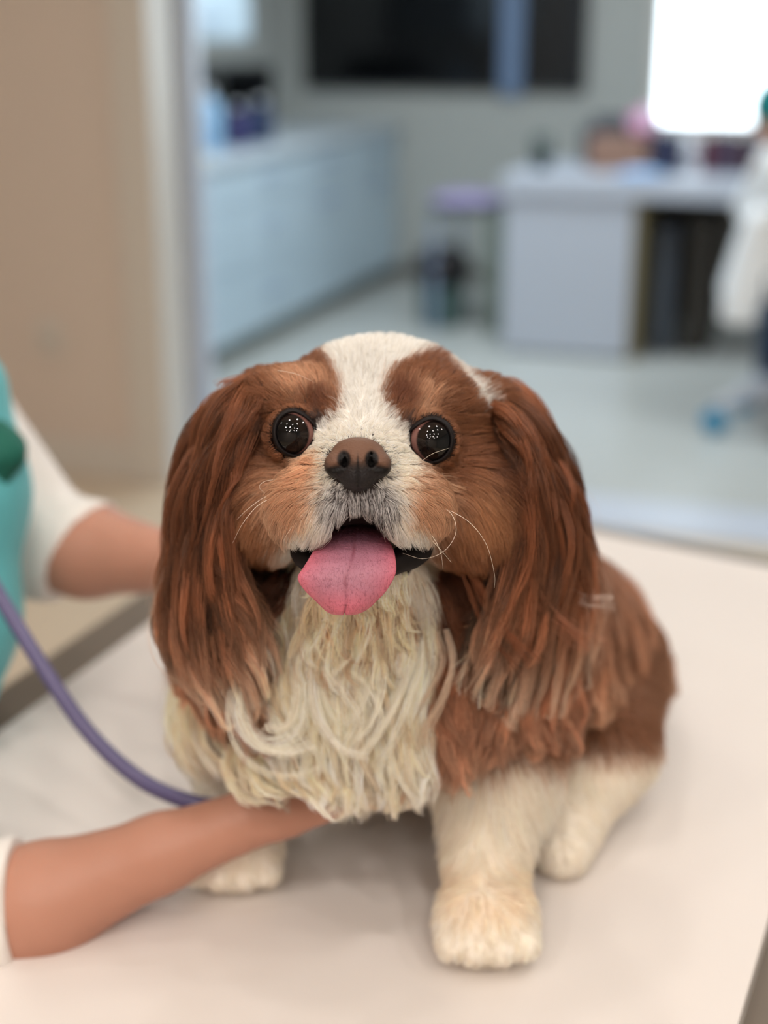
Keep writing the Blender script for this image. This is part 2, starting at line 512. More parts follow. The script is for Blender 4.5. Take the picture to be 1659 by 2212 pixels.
def bottle(u, v, z, r, h, color, label, capc=(230, 232, 235)):
    r0 = empty('bottle', R(u, v, z), 0)
    tag(r0, label, 'bottle', 'bottles on the worktop')
    bm = bmesh.new()
    lathe(bm, [(r*.9, 0), (r, .01), (r, h*.68), (r*.85, h*.76), (r*.36, h*.84), (r*.34, h*.9)], seg=20)
    finish('bottle_body', bm, mat('plastic_%d_%d_%d' % color, color, 0.3), r0)
    bm = bmesh.new(); lathe(bm, [(r*.42, h*.88), (r*.42, h*.99), (r*.36, h)], seg=16)
    finish('bottle_cap', bm, mat('cap_%d_%d_%d' % capc, capc, 0.4), r0)
bottle(-2.87, 5.69, .875, .06, .21, (60, 92, 150), 'deep blue bottle nearest the beige wall edge on the worktop')
bottle(-2.76, 5.83, .875, .062, .27, (150, 190, 225), 'tall pale blue bottle standing in the middle of the worktop bottles')
bottle(-2.74, 6.10, .875, .05, .19, (62, 60, 110), 'dark indigo bottle just beyond the tall pale blue bottle')
bottle(-2.74, 6.36, .875, .06, .20, (42, 58, 92), 'dark navy bottle, farthest of the worktop bottles')
bottle(-2.98, 6.25, .895, .05, .20, (38, 60, 90), 'dark blue bottle at the back beside the rack')
o = room_obj('folded_paper', [(-2.85, -2.60, 4.95, 5.5, 0.875, 0.90)], mat('cream_paper', (205, 196, 160), 0.8), 0.004)
tag(o, 'cream folded paper pad lying on the near end of the worktop', 'paper')

# ------------------------------------------------------------------ dark screens on the back wall
for (ua, ub, lb) in ((-3.1, -1.97, 'large black wall screen above the grey wall, left of the pale upright strip'),
                     (-1.84, -1.5, 'narrow black wall screen between the pale upright strip and the window')):
    r0 = empty('wall_screen', R((ua + ub) / 2, V1 - 0.03, 1.06), -RA); tag(r0, lb, 'screen')
    hw = (ub - ua) / 2
    rel(0, 'screen_frame', [(-hw, hw, -0.02, 0.03, 0, 0.025), (-hw, hw, -0.02, 0.03, .925, 0.95), (-hw, -hw + .02, -0.02, 0.03, .025, .925), (hw - .02, hw, -0.02, 0.03, .025, .925), (-hw + .02, hw - .02, 0.0, 0.03, .025, .925)], M_frame, r0)
    rel(0, 'screen_glass', [(-hw + .02, hw - .02, -0.01, 0.0, .025, .925)], M_black, r0)
o = room_obj('cable_cover', [(-1.965, -1.845, V1 - 0.05, V1, 1.03, 2.1)], mat('pale_blue_cover', (112, 134, 166), 0.35), 0.004)
tag(o, 'pale blue upright strip between the two black wall screens', 'cable cover')

# ------------------------------------------------------------------ desk by the window
r0 = empty('desk', R(-1.5, 6.15), -RA)
tag(r0, 'white office desk with a broad side cabinet standing under the window', 'desk')
M_desk = mat('desk_white', (184, 190, 202), 0.4)
rel(0, 'desktop', [(-0.02, 2.5, -0.02, 0.80, 0.70, 0.785)], M_desk, r0, 0.004)
p = rel(0, 'pedestal', [(0.0, 0.56, 0.0, 0.78, 0.02, 0.70)], M_desk, r0, 0.003)
rel(0, 'plinth', [(0.01, 0.55, 0.02, 0.76, 0.0, 0.02)], M_greyp, r0)
rel(0, 'edge_panel', [(0.562, 0.60, 0.01, 0.78, 0.0, 0.70)], mat('oak_edge', (120, 108, 78), 0.6), r0)
rel(0, 'modesty_panel', [(0.60, 2.44, 0.70, 0.74, 0.06, 0.70)], mat('taupe_panel', (120, 112, 106), 0.6), r0)
rel(0, 'leg', [(2.40, 2.46, 0.02, 0.70, 0, 0.70)], M_desk, r0, 0.003)
o = room_obj('computer_tower', [(-0.86, -0.78, 6.35, 6.75, 0.0, 0.56)], mat('slate_case', (78, 86, 98), 0.4), 0.006)
tag(o, 'slim slate computer tower under the desk beside its side cabinet', 'computer')
o = room_obj('document_box', [(-0.73, -0.62, 6.40, 6.80, 0.0, 0.60)], mat('dark_brown_box', (44, 40, 34), 0.5), 0.004)
tag(o, 'dark brown upright box under the desk right of the computer tower', 'box')

def deskthing(name, boxes, m, lb, cat, bev=0.006, group=None):
    o = room_obj(name, boxes, m, bev); tag(o, lb, cat, group); return o
bm = bmesh.new(); lathe(bm, [(.032, 0), (.04, .004), (.045, .15), (.04, .15), (.035, .01)], seg=24)
o = finish('pen_pot', bm, mat('dark_green_pot', (34, 52, 50), 0.4)); o.location = R(-1.40, 6.4, .785); tag(o, 'dark green cylindrical pot on the left end of the desk', 'pot')
deskthing('cardboard_box', [(-1.20, -0.94, 6.45, 6.65, .785, .93)], mat('cardboard', (140, 108, 92), 0.7), 'brown cardboard box on the desk under the pink white bag', 'box')
deskthing('printer', [(-1.28, -0.98, 6.70, 6.92, .785, .96), (-1.24, -1.02, 6.74, 6.9, .96, 1.0)], mat('dark_printer', (60, 62, 72), 0.5), 'dark grey printer behind the cardboard box on the desk', 'printer', 0.01)
deskthing('navy_case', [(-0.92, -0.80, 6.45, 6.6, .785, .95)], mat('navy', (30, 36, 66), 0.5), 'small dark navy case right of the cardboard box', 'case')
book_cols = [(96, 40, 50), (60, 34, 60), (84, 62, 80), (40, 44, 66), (74, 36, 44), (52, 56, 78)]
book_labs = ['crimson binder at the left end of the row on the desk', 'dark plum binder second from the left on the desk', 'dusty mauve binder third from the left on the desk', 'dark slate blue binder fourth from the left on the desk', 'dark red binder second from the right end on the desk', 'blue grey binder at the right end of the row on the desk']
for i in range(6):
    uu = -0.72 + i * 0.046
    r1 = empty('binder', R(uu, 6.5, .785), -RA); tag(r1, book_labs[i], 'binder', 'dark binders on the desk')
    h_ = 0.155 + 0.006 * ((i * 7) % 3)
    rel(0, 'cover', [(0, .004, 0, .2, 0, h_), (.036, .040, 0, .2, 0, h_), (0.004, .036, 0, .004, 0, h_)], mat('binder_%d' % i, book_cols[i], 0.5), r1)
    rel(0, 'pages', [(.005, .035, .006, .19, .004, h_ - .006)], mat('paper', (225, 222, 214), 0.8), r1)
# soft white and pink plastic bag, blue white cloth
def blob(name, loc, rx, ry, rz, m, seed, amp=0.25):
    bm = bmesh.new(); bmesh.ops.create_icosphere(bm, subdivisions=4, radius=1.0)
    from mathutils import noise
    for v in bm.verts:
        n = noise.noise(v.co * 1.7 + Vector((seed, 0, 0))) * amp + noise.noise(v.co * 4 + Vector((seed, 5, 0))) * amp * .4
        v.co *= 1 + n
        v.co = Vector((v.co.x * rx, v.co.y * ry, max(v.co.z, -0.8) * rz))
    o = finish(name, bm, m); o.location = loc; return o
o = blob('plastic_bag', R(-0.98, 6.56, .985), .075, .07, .065, mat('pinkish_film', (222, 205, 228), 0.35, noise=(14, .12, (200, 120, 160))), 3.1)
tag(o, 'crumpled pinkish white bag on top of the cardboard box', 'bag')
o = blob('folded_cloth', R(-0.93, 6.22, .80), .10, .06, .022, mat('pale_blue_cloth', (160, 195, 235), 0.8), 8.0)
tag(o, 'pale blue folded cloth at the front edge of the desk', 'cloth')
o = blob('tissue_pile', R(-0.83, 6.78, .85), .08, .07, .08, mat('white_tissue', (228, 232, 240), 0.8), 5.0)
tag(o, 'white crumpled tissue heap between the navy case and binders', 'tissue')

# ------------------------------------------------------------------ side table, bin, lilac towel
r0 = empty('side_table', R(-1.80, 6.75), -RA); tag(r0, 'low grey green side table between the grey wall and the desk', 'side table')
rel(0, 'table_top', [(-.16, .27, -.25, .25, .56, .585)], M_greyp, r0, .003)
rel(0, 'side_panel', [(.13, .27, -.24, .24, .0, .56)], mat('grey_green_panel', (112, 122, 112), .5), r0, .003)
for yy in (-.22, .21): rel(0, 'leg', [(-.15, -.125, yy, yy + .02, 0, .56)], M_alu, r0)
o = blob('folded_towel', R(-1.80, 6.62, .617), .17, .15, .04, mat('lilac_towel', (150, 140, 178), .9), 2.0, .1)
tag(o, 'lilac folded towel lying on the low side table', 'towel')
r0 = empty('waste_bin', R(-1.93, 6.66), 0); tag(r0, 'grey green waste bin with a dark opening standing below the side table', 'bin')
bm = bmesh.new(); lathe(bm, [(.10, 0), (.105, .01), (.125, .30), (.13, .31), (.12, .31), (.1, .05)], seg=32); finish('bin_body', bm, mat('teal_grey_bin', (86, 112, 110), .5), r0)
bm = bmesh.new(); lathe(bm, [(.118, .2), (.135, .31), (.12, .36), (.08, .38), (.02, .36)], seg=24); finish('bin_liner', bm, mat('black_liner', (34, 30, 34), .4), r0)
r0 = empty('wall_socket', at(78, 762, 4.50), -RA)
P0 = at(78, 762, 4.5); vv = P0.x * RS + P0.y * RC; uu = P0.x * RC - P0.y * RS
r0.location = R(uu, 3.93, 0.44); tag(r0, 'white wall socket low on the beige wall', 'socket')
rel(0, 'plate', [(-.045, .045, -.012, 0, -.045, .07)], M_trim, r0, .003)
rel(0, 'outlet', [(-.02, .02, -.016, -.012, -.02, .02)], mat('socket_inner', (190, 186, 180), .5), r0, .002)

# ------------------------------------------------------------------ examination table
def poly_off(P, d):
    P = [np.array(p, float) for p in P]; n = len(P); out = []
    for i in range(n):
        a, b, c = P[i - 1], P[i], P[(i + 1) % n]
        e1 = (b - a) / np.linalg.norm(b - a); e2 = (c - b) / np.linalg.norm(c - b)
        n1 = np.array([e1[1], -e1[0]]); n2 = np.array([e2[1], -e2[0]])
        m_ = n1 + n2; m_ /= np.linalg.norm(m_)
        out.append(b + m_ * d / max(0.2, m_.dot(n1)))
    return out
def round_poly(P, r, seg=6):
    out = []; n = len(P)
    for i in range(n):
        a, b, c = [np.array(P[j % n], float) for j in (i - 1, i, i + 1)]
        p = b + (a - b) / np.linalg.norm(a - b) * r; q = b + (c - b) / np.linalg.norm(c - b) * r
        for t in np.linspace(0, 1, seg):
            out.append((1 - t) ** 2 * p + 2 * t * (1 - t) * b + t * t * q)
    return out
def slab(name, P, z0, z1, m, parent, bev=0.0, seg=3):
    bm = bmesh.new()
    lo = [bm.verts.new((p[0], p[1], z0)) for p in P]; hi = [bm.verts.new((p[0], p[1], z1)) for p in P]
    n = len(P)
    for i in range(n): bm.faces.new((lo[i], lo[(i + 1) % n], hi[(i + 1) % n], hi[i]))
    bm.faces.new(lo[::-1]); top = bm.faces.new(hi)
    if bev: bmesh.ops.bevel(bm, geom=list(top.edges), offset=bev, segments=seg, profile=0.5, affect='EDGES')
    o = finish(name, bm, m, smooth=False)
    adopt(o, parent); return o
MATP = [(-.53, .54), (.06, .35), (.507, 1.388), (-.051, 1.744)]
tab = empty('examination_table', (0.0, 1.0, 0.0))
tag(tab, 'steel examination table with a white padded top carrying the brown and white dog', 'table')
m_mat = mat('white_vinyl_mat', (221, 214, 210), 0.55, spec=0.3, bump=(7, 0.9))
slab('padded_mat', round_poly(MATP, 0.03), 0.832, 0.85, m_mat, tab, 0.007)
slab('steel_top', round_poly(poly_off(MATP, 0.068), 0.05), 0.80, 0.834, M_steel, tab, 0.004)
bm = bmesh.new(); box(bm, -.10, .10, .93, 1.13, .07, .80, .01); adopt(finish('column', bm, M_steel, smooth=False), tab)
bm = bmesh.new(); box(bm, -.30, .30, .70, 1.36, 0, .07, .02); adopt(finish('base', bm, M_greyp, smooth=False), tab)

# ------------------------------------------------------------------ the person holding the dog
def W3(px, py, d): return np.array(at(px, py, d))
M_skin = attr_mat('skin', 0.48, 0.35, bump=('noise', 90, 0.25, 0.0015), sss=0.12)
M_teal = mat('teal_scrub_cloth', (90, 178, 186), 0.8, bump=(25, 0.6), sheen=0.2)
M_dteal = mat('fold_shadow_green', (10, 92, 78), 0.8, bump=(30, 0.5))
M_under = mat('white_jersey', (226, 220, 216), 0.85, bump=(40, 0.5))

HIPC = np.array([-.70, 1.16, .92]); CHEST = np.array([-.515, 1.16, 1.16]); NECK = np.array([-.50, 1.15, 1.37]); HEAD = np.array([-.44, 1.14, 1.53])
SH_B = np.array([-.50, 1.33, 1.17]); EL_B = W3(95, 1175, 1.24); WR_B = W3(372, 1215, 1.17)
SH_F = np.array([-.56, .96, 1.25]); EL_F = W3(-95, 2010, .93); WR_F = W3(585, 1752, .925)
def hand(F, wrist, fwd, side, up, s=1.0, curl=0.5, r=0.0075):
    """palm and five bent fingers; fwd = towards the fingertips, side = towards the thumb, up = back of the hand"""
    fwd, side, up = [np.asarray(v, float) / np.linalg.norm(v) for v in (fwd, side, up)]
    pc = wrist + fwd * .045 * s
    F.cap_(wrist, .021 * s, wrist + fwd * .03 * s, .022 * s, 0.01)
    for k, o_ in enumerate((-.024, -.008, .008, .024)):
        base = wrist + fwd * (.078 - .004 * abs(k - 1.5)) * s + side * o_ * s
        F.cap_(wrist + side * o_ * .5 * s + fwd * .01, .013 * s, base, .0105 * s, 0.008)
        L = (.052, .068, .074, .066)[k] * s
        p, a = base, 0.15
        for seg_, fr_ in enumerate((.45, .32, .23)):
            dvec = fwd * math.cos(a) - up * math.sin(a)
            q = p + dvec * L * fr_ + side * o_ * 0.08
            F.cap_(p, r * s * (1 - .08 * seg_), q, r * s * (1 - .08 * (seg_ + 1)), 0.003)
            p = q; a += curl
    b = wrist + fwd * .022 * s + side * .018 * s
    q1 = b + (fwd * .6 + side * .75 - up * .2) * .034 * s; q2 = q1 + (fwd * .9 + side * .3 - up * .35) * .028 * s; q3 = q2 + (fwd * .95 - up * .4) * .022 * s
    F.cap_(b, .013 * s, q1, .0105 * s, .008); F.cap_(q1, .0098 * s, q2, .0085 * s, .003); F.cap_(q2, .0085 * s, q3, .0072 * s, .003)

F = Field((-.95, .75, .80), (.12, 1.50, 1.68), 0.0042, cap=0.03)
F.chain([(HIPC, .11), (CHEST, .115)], .03)
F.ell(CHEST + (0, 0, .03), (.10, .16, .12), .04)
F.chain([(CHEST + (0, 0, .1), .07), (NECK, .052), (HEAD - (0.01, 0, .03), .055)], .03)
# arms
F.chain([(CHEST + (0, .10, .10), .06), (SH_B, .055), (EL_B, .038)], .02)
F.chain([(EL_B, .039), (EL_B * .65 + WR_B * .35, .040), (WR_B, .0245)], .012)
F.chain([(CHEST + (-.02, -.12, .10), .06), (SH_F, .055), (EL_F, .038)], .02)
MF = EL_F * .72 + WR_F * .28 + np.array([0, 0, -.003])
F.chain([(EL_F, .039), (MF, .0370), (EL_F * .35 + WR_F * .65, .024), (WR_F, .0185)], .012)
dB = (WR_B - EL_B) / np.linalg.norm(WR_B - EL_B)
hand(F, WR_B + dB * .01, dB + np.array([0, -.35, .05]), (0.2, .3, .95), (-.1, 1, .1), .95, .45)
dF = (WR_F - EL_F) / np.linalg.norm(WR_F - EL_F)
hand(F, WR_F + dF * .005, dF + np.array([.15, .1, .18]), (-.2, .9, .5), (.2, .35, -.9), .88, .30)
# head with a face
F.ell(HEAD + (-.012, 0, .03), (.092, .074, .095), .02)
F.ell(HEAD + (.018, 0, -.035), (.062, .056, .075), .02)
F.ell(HEAD + (.045, 0, -.085), (.028, .028, .022), .012)
F.chain([(HEAD + (.075, 0, .02), .009), (HEAD + (.098, 0, -.018), .011)], .006)
for sg in (-1, 1):
    F.ell(HEAD + (.078, sg * .030, .018), (.014, .018, .012), .006, sub=True)
    F.ell(HEAD + (.064, sg * .030, .018), (.013, .013, .013), .002)
    F.ell(HEAD + (.070, sg * .030, .036), (.012, .022, .006), .006)
    F.ell(HEAD + (-.008, sg * .075, -.002), (.018, .007, .030), .004)
    F.ell(HEAD + (.090, sg * .009, -.022), (.010, .008, .007), .003)
F.chain([(HEAD + (.077, -.018, -.052), .006), (HEAD + (.083, 0, -.051), .0075), (HEAD + (.077, .018, -.052), .006)], .003)
V, Q = F.mesh()
sk = np.tile(lin((180, 130, 110)), (len(V), 1))
from_w = np.linalg.norm(V - WR_F, axis=1)
lipd = np.linalg.norm((V - (HEAD + (.083, 0, -.051))) / (1, 2, .8), axis=1)
sk[lipd < .011] = lin((170, 92, 84))
for sg in (-1, 1):
    e_ = np.linalg.norm(V - (HEAD + (.066, sg * .030, .018)), axis=1) < .0125
    sk[e_] = lin((120, 80, 60))
per = empty('person', (-.68, 1.16, 0.0))
tag(per, 'person in teal scrubs and white sleeves reaching in from the left to the dog', 'person')
np_mesh('body', V, Q, M_skin, per, sk)

def cloth(name, fn, lo, hi, h, m, parent, cuts=()):
    F = Field(lo, hi, h, cap=0.03); fn(F)
    ax = [F.o[i] + F.h * np.arange(F.n[i]) for i in range(3)]
    G = np.meshgrid(*ax, indexing='ij')
    for (p, nrm) in cuts:                     # keep the side the normal points away from
        nrm = np.asarray(nrm, float) / np.linalg.norm(nrm)
        pl_ = sum((G[i] - p[i]) * nrm[i] for i in range(3))
        F.F = np.maximum(F.F, pl_.astype(np.float32))
    V, Q = F.mesh()
    return np_mesh(name, V, Q, m, parent)
# sleeves: white jersey ending on the forearms with a clean cuff
def sleeve_back(F):
    F.chain([(CHEST + (0, .10, .10), .066), (SH_B, .066), (EL_B, .0475)], .02)
    F.chain([(EL_B, .047), (EL_B * .55 + WR_B * .45, .044)], .012)
fold_rng = np.random.default_rng(5)
cuffB = EL_B * .68 + WR_B * .32
cloth('sleeve', sleeve_back, (-.75, 1.0, .85), (-.05, 1.5, 1.42), .0045, M_under, per, [(cuffB + (0, 0, 0), dB + np.array([.0, 0, -.55]))])
def sleeve_front(F):
    F.chain([(CHEST + (-.02, -.12, .10), .066), (SH_F, .066), (EL_F, .046)], .02)
    F.chain([(EL_F, .048), (EL_F * .6 + WR_F * .4, .0425)], .012)
cuffF = W3(44, 1975, .925)
cloth('sleeve', sleeve_front, (-.75, .6, .80), (-.05, 1.2, 1.38), .0045, M_under, per, [(cuffF, (.99, 0.03, .09))])
def scrub(F):
    F.chain([(HIPC - (0, 0, .14), .135), (HIPC, .125), (CHEST - (0, 0, .06), .13)], .04)
    F.ell(CHEST + (.0, 0, .03), (.125, .175, .13), .05)
    F.chain([(W3(-105, 850, 1.15), .046), (W3(-92, 1060, 1.15), .052), (W3(-112, 1330, 1.15), .052), (W3(-132, 1490, 1.15), .045)], .03)
    F.ell(HIPC - (0, .0, .16), (.14, .19, .10), .05)
    F.chain([(CHEST + (0, .10, .10), .075), (SH_B, .078), (SH_B * .62 + EL_B * .38, .068)], .02)
    F.chain([(CHEST + (-.02, -.12, .10), .075), (SH_F, .078), (SH_F * .62 + EL_F * .38, .068)], .02)
    F.ell(NECK + (.02, 0, -.02), (.07, .07, .05), .02, sub=True)
cloth('scrub_top', scrub, (-1.0, .70, .62), (-.22, 1.55, 1.46), .006, M_teal, per)
fl = cloth('fold_shadow', lambda F: (F.ell(W3(2, 975, 1.13), (.020, .03, .018), .01), F.cap_(W3(-30, 950, 1.13), .02, W3(20, 985, 1.12), .010, .012), F.cap_(W3(-30, 985, 1.13), .018, W3(0, 1040, 1.12), .007, .012)), (-.45, .9, .95), (-.2, 1.3, 1.25), .003, M_dteal, per)  # dark fold of the scrub top; its shadow is put into the colour
fl['label'] = 'dark green cloth fold with its shadow in the colour'
def trousers(F):
    F.ell(HIPC - (0, 0, .06), (.13, .18, .12), .03)
    for sg in (-1, 1):
        F.chain([(HIPC + (.0, sg * .09, -.08), .095), ((-.69, 1.16 + sg * .11, .48), .07), ((-.73, 1.16 + sg * .12, .09), .062)], .03)
cloth('trousers', trousers, (-1.0, .85, .0), (-.4, 1.5, 1.0), .009, M_teal, per)
for sg in (-1, 1):
    def shoe(F, sg=sg):
        F.chain([((-.74, 1.16 + sg * .12, .05), .045), ((-.60, 1.16 + sg * .125, .032), .036)], .02)
    cloth('shoe', shoe, (-.9, .9, .001), (-.4, 1.45, .14), .005, mat('white_shoe', (225, 225, 225), .5), per, [((0, 0, .003), (0, 0, -1))])
def hair_(F):
    F.ell(HEAD + (-.026, 0, .045), (.097, .084, .092), .01)
    F.ell(HEAD + (-.10, 0, .0), (.04, .05, .06), .02)
    F.ell(HEAD + (.085, 0, .0), (.055, .07, .10), .01, sub=True)
cloth('hair', hair_, (-.75, .95, 1.35), (-.25, 1.35, 1.75), .005, mat('dark_hair', (40, 28, 22), .45, bump=(120, .8)), per)

# stethoscope with a violet tube
st = empty('stethoscope', tuple(at(330, 1710, .98)))
tag(st, 'stethoscope with a violet tube curving down across the white table to the dog', 'stethoscope')
M_tube = mat('violet_rubber', (88, 82, 122), 0.38, spec=0.5)
tp = [np.array([-.40, 1.10, 1.30]), W3(-190, 1000, 1.02), W3(-90, 1140, 1.02), W3(0, 1290, 1.02), W3(92, 1440, 1.01), W3(190, 1580, 1.0), W3(300, 1682, .985), W3(410, 1732, .97), W3(500, 1742, .965), W3(600, 1735, .955)]
bm = bmesh.new(); tube(bm, spline(tp, 90), .0056, 16); adopt(finish('tube', bm, M_tube), st)
for sg in (-1, 1):
    e0 = np.array([-.40, 1.10, 1.30])
    bm = bmesh.new(); tube(bm, spline([e0, e0 + (.03, sg * .05, .02), NECK + (.02, sg * .075, .0), NECK + (-.06, sg * .04, .03)], 24), .004, 10); adopt(finish('ear_tube', bm, M_alu), st)
bm = bmesh.new(); lathe(bm, [(.021, 0), (.022, .003), (.019, .008), (.010, .011), (.009, .018)], seg=28)
o = finish('chest_piece', bm, M_alu); o.location = Vector(W3(612, 1732, .955)); adopt(o, st)

# ------------------------------------------------------------------ the person in the white coat by the desk, and the office chair
CV, CU = 5.22, -0.17
r0 = empty('office_stool', R(CU, CV), -RA)
tag(r0, 'white swivel stool on blue castors in front of the desk', 'stool')
M_cw = mat('chair_white', (188, 194, 206), .4)
bm = bmesh.new(); lathe(bm, [(.05, .42), (.17, .425), (.185, .445), (.18, .475), (.14, .49), (.02, .492)], seg=32); finish('seat', bm, mat('stool_navy', (36, 62, 92), .7), r0)
bm = bmesh.new(); lathe(bm, [(.05, .10), (.05, .20), (.028, .22), (.028, .43)], seg=24); finish('gas_lift', bm, mat('blue_grey_column', (60, 84, 110), .4), r0)
for k in range(5):
    a = math.radians(203 + 72 * k)
    bm = bmesh.new(); tube(bm, spline([(0.02 * math.cos(a), .02 * math.sin(a), .15), (.18 * math.cos(a), .18 * math.sin(a), .14), (.30 * math.cos(a), .30 * math.sin(a), .095)], 10), [.034] * 3 + [.028] * 4 + [.022] * 3, 10)
    lg = finish('base_arm', bm, M_cw, r0)
    cx, cyy = .30 * math.cos(a), .30 * math.sin(a)
    bm = bmesh.new()
    tube(bm, [(cx, cyy, .095), (cx, cyy, .055)], .011, 10)
    finish('castor_fork', bm, M_frame, lg)
    bm = bmesh.new()
    for off in (-.017, .017):
        c = Vector((cx - math.sin(a) * off, cyy + math.cos(a) * off, .040)); t = Vector((-math.sin(a), math.cos(a), 0))
        tube(bm, [c - t * .014, c + t * .014], .040, 20)
    finish('castor', bm, mat('bright_blue_castor', (0, 140, 185), .35), lg)

p2 = empty('person', R(CU, CV), -RA)
tag(p2, 'seated person in a white coat and teal cap at the desk, by the right edge', 'person')
def coatW(x, y, z): return np.array(R(CU + y, CV - x, z))
def body2(F):
    F.chain([(coatW(0, 0, .56), .12), (coatW(0, 0, .78), .12)], .04)
    F.ell(coatW(0, 0, .90), (.15, .12, .12), .04)
    F.chain([(coatW(0, 0, .98), .07), (coatW(-.01, -.09, 1.04), .052)], .03)
    F.ell(coatW(-.03, -.15, 1.11), (.085, .075, .105), .02)
    F.cap_(coatW(-.115, -.15, 1.11), .008, coatW(-.125, -.15, 1.08), .011, .008)
    for sg in (-1, 1):
        F.ell(coatW(-.105, sg * .03 - .15, 1.115), (.012, .014, .010), .004, sub=True)
        F.ell(coatW(-.095, sg * .03 - .15, 1.115), (.011, .011, .011), .002)
        F.ell(coatW(-.02, sg * .076 - .15, 1.09), (.018, .007, .028), .004)
        F.chain([(coatW(0, sg * .15, .95), .05), (coatW(-.16, sg * .22, .78), .04), (coatW(-.30, sg * .14, .70 if sg > 0 else .66), .026)], .015)
        F.chain([(coatW(.02, sg * .10, .56), .08), (coatW(-.36, sg * .11, .54), .06), (coatW(-.36, sg * .11, .08), .045)], .03)
        F.chain([(coatW(-.36, sg * .11, .045), .035), (coatW(-.50, sg * .12, .035), .03)], .02)
        hw = coatW(-.30, sg * .14, .70 if sg > 0 else .66)
        hand(F, hw, coatW(-1, 0, 0) - coatW(0, 0, .1), coatW(0, -sg, .3) - coatW(0, 0, 0), (0, 0, 1), .9, .4)
lo = np.array(R(CU, CV)) + (-.45, -.45, .0); hi = np.array(R(CU, CV)) + (.65, .70, 1.32)
F = Field(lo, hi, .008, cap=.03); body2(F); V, Q = F.mesh()
np_mesh('body', V, Q, M_skin, p2, np.tile(lin((206, 160, 140)), (len(V), 1)))
def coat2(F):
    F.chain([(coatW(0.02, 0, .56), .15), (coatW(0, 0, .78), .15)], .04)
    F.ell(coatW(0, 0, .90), (.175, .16, .15), .05)
    F.chain([(coatW(0, 0, .98), .09), (coatW(0, 0, 1.03), .07)], .03)
    for sg in (-1, 1):
        F.chain([(coatW(0, sg * .15, .95), .068), (coatW(-.16, sg * .22, .78), .064), (coatW(-.26, sg * .16, .71 if sg > 0 else .67), .05)], .02)
    # hanging skirt of the coat with uneven folds
    for k, (dx, dy, r_) in enumerate(((-.16, -.20, .06), (-.22, -.15, .055), (-.05, -.22, .07), (.07, -.21, .065), (-.20, .20, .06), (0, .22, .065))):
        F.cap_(coatW(dx * .7, dy * .8, .74), r_, coatW(dx, dy * 1.05, .44 + .03 * (k % 3)), r_ * 1.1, .02)
cloth('coat', coat2, lo, hi, .008, mat('white_coat_cloth', (244, 247, 250), .8, bump=(12, 1.0)), p2, [((0, 0, .40), (0, 0, -1))])
def trous2(F):
    for sg in (-1, 1):
        F.chain([(coatW(.02, sg * .10, .56), .09), (coatW(-.36, sg * .11, .545), .072), (coatW(-.35, sg * .11, .13), .062)], .03)
cloth('trousers', trous2, lo, hi, .008, mat('navy_cloth', (30, 54, 84), .8), p2)
cloth('cap', lambda F: (F.ell(coatW(-.02, -.15, 1.14), (.098, .088, .10), .01), F.ell(coatW(-.13, -.15, 1.07), (.08, .12, .09), .01, sub=True)), lo, hi + (0, 0, .05), .006, mat('teal_cap', (0, 128, 132), .8), p2, [((0, 0, 1.09), (0, 0, -1))])
S_('floor_1', [(U0, U1, V0, 3.93, 0.0, 0.004)], mat('beige_floor', (205, 188, 166), .4))
S_('trim_2', [(-2.03, U1, 3.93, 4.22, 0.0, 0.012)], mat('pale_blue_threshold', (196, 202, 214), .35), .002)

# ------------------------------------------------------------------ the dog (modelled in a frame aligned with its head: x right, y up, z into depth)
C = lambda px, py, d: px2cam(float(px), float(py), float(d))
WC = lambda x, y, z: world2cam(np.array([x, y, z], float))
D = Field((-.22, -.345, .66), (.30, .15, 1.36), 0.0028, cap=0.045)
# trunk
D.chain([(WC(-.005, .885, 1.02), .066), (WC(.05, .97, .99), .080), (WC(.145, 1.06, .925), .066)], .03)
D.ell(WC(-.005, .855, .98), (.072, .055, .05), .03)
D.chain([(C(800, 1120, .865), .050), (C(795, 1330, .90), .062), (WC(-.005, .88, 1.01), .066)], .03)
# front legs
D.chain([(WC(.078, .875, 1.00), .044), (WC(.074, .835, .945), .034), (WC(.066, .795, .897), .027)], .02)
D.chain([(WC(-.105, .93, 1.00), .042), (WC(-.108, .915, .945), .033), (WC(-.103, .875, .897), .025)], .02)
for (x, y, yaw) in ((.0645, .765, .05), (-.102, .845, -.05)):
    D.ell(WC(x, y, .876), (.033, .028, .031), .012)
    for k, o_ in enumerate((-.022, -.008, .008, .022)):
        D.ell(WC(x + o_ * 1.05 + yaw * .0, y - .022 + abs(o_) * .35, .868), (.0092, .0105, .016), .004)
# hind legs and tail
D.chain([(WC(.165, 1.02, .915), .055), (WC(.155, .93, .905), .040), (WC(.128, .885, .874), .024), (WC(.124, .855, .868), .019)], .02)
D.chain([(WC(.06, 1.08, .915), .055), (WC(-.03, 1.0, .90), .038), (WC(-.03, .95, .872), .022)], .02)
D.chain([(WC(.15, 1.11, .90), .020), (WC(.09, 1.19, .872), .014), (WC(.0, 1.21, .864), .008)], .015)
# skull, brows, cheeks
D.ell(C(820, 932, .838), (.0655, .0545, .062), .01)
D.ell(C(795, 1010, .81), (.052, .045, .055), .02)
D.ell(C(622, 868, .795), (.026, .018, .024), .015)
D.ell(C(932, 880, .797), (.026, .018, .024), .015)
D.ell(C(598, 1075, .805), (.030, .034, .036), .02)
D.ell(C(1010, 1085, .81), (.032, .036, .036), .02)
# muzzle with two lip pads and the bridge
D.ell(C(776, 1010, .752), (.0265, .020, .040), .012)
D.ell(C(776, 1060, .752), (.036, .022, .036), .010)
D.ell(C(694, 1092, .750), (.0245, .0215, .027), .012)
D.ell(C(864, 1092, .750), (.0250, .0215, .027), .012)
D.ell(C(780, 935, .775), (.018, .020, .022), .014)
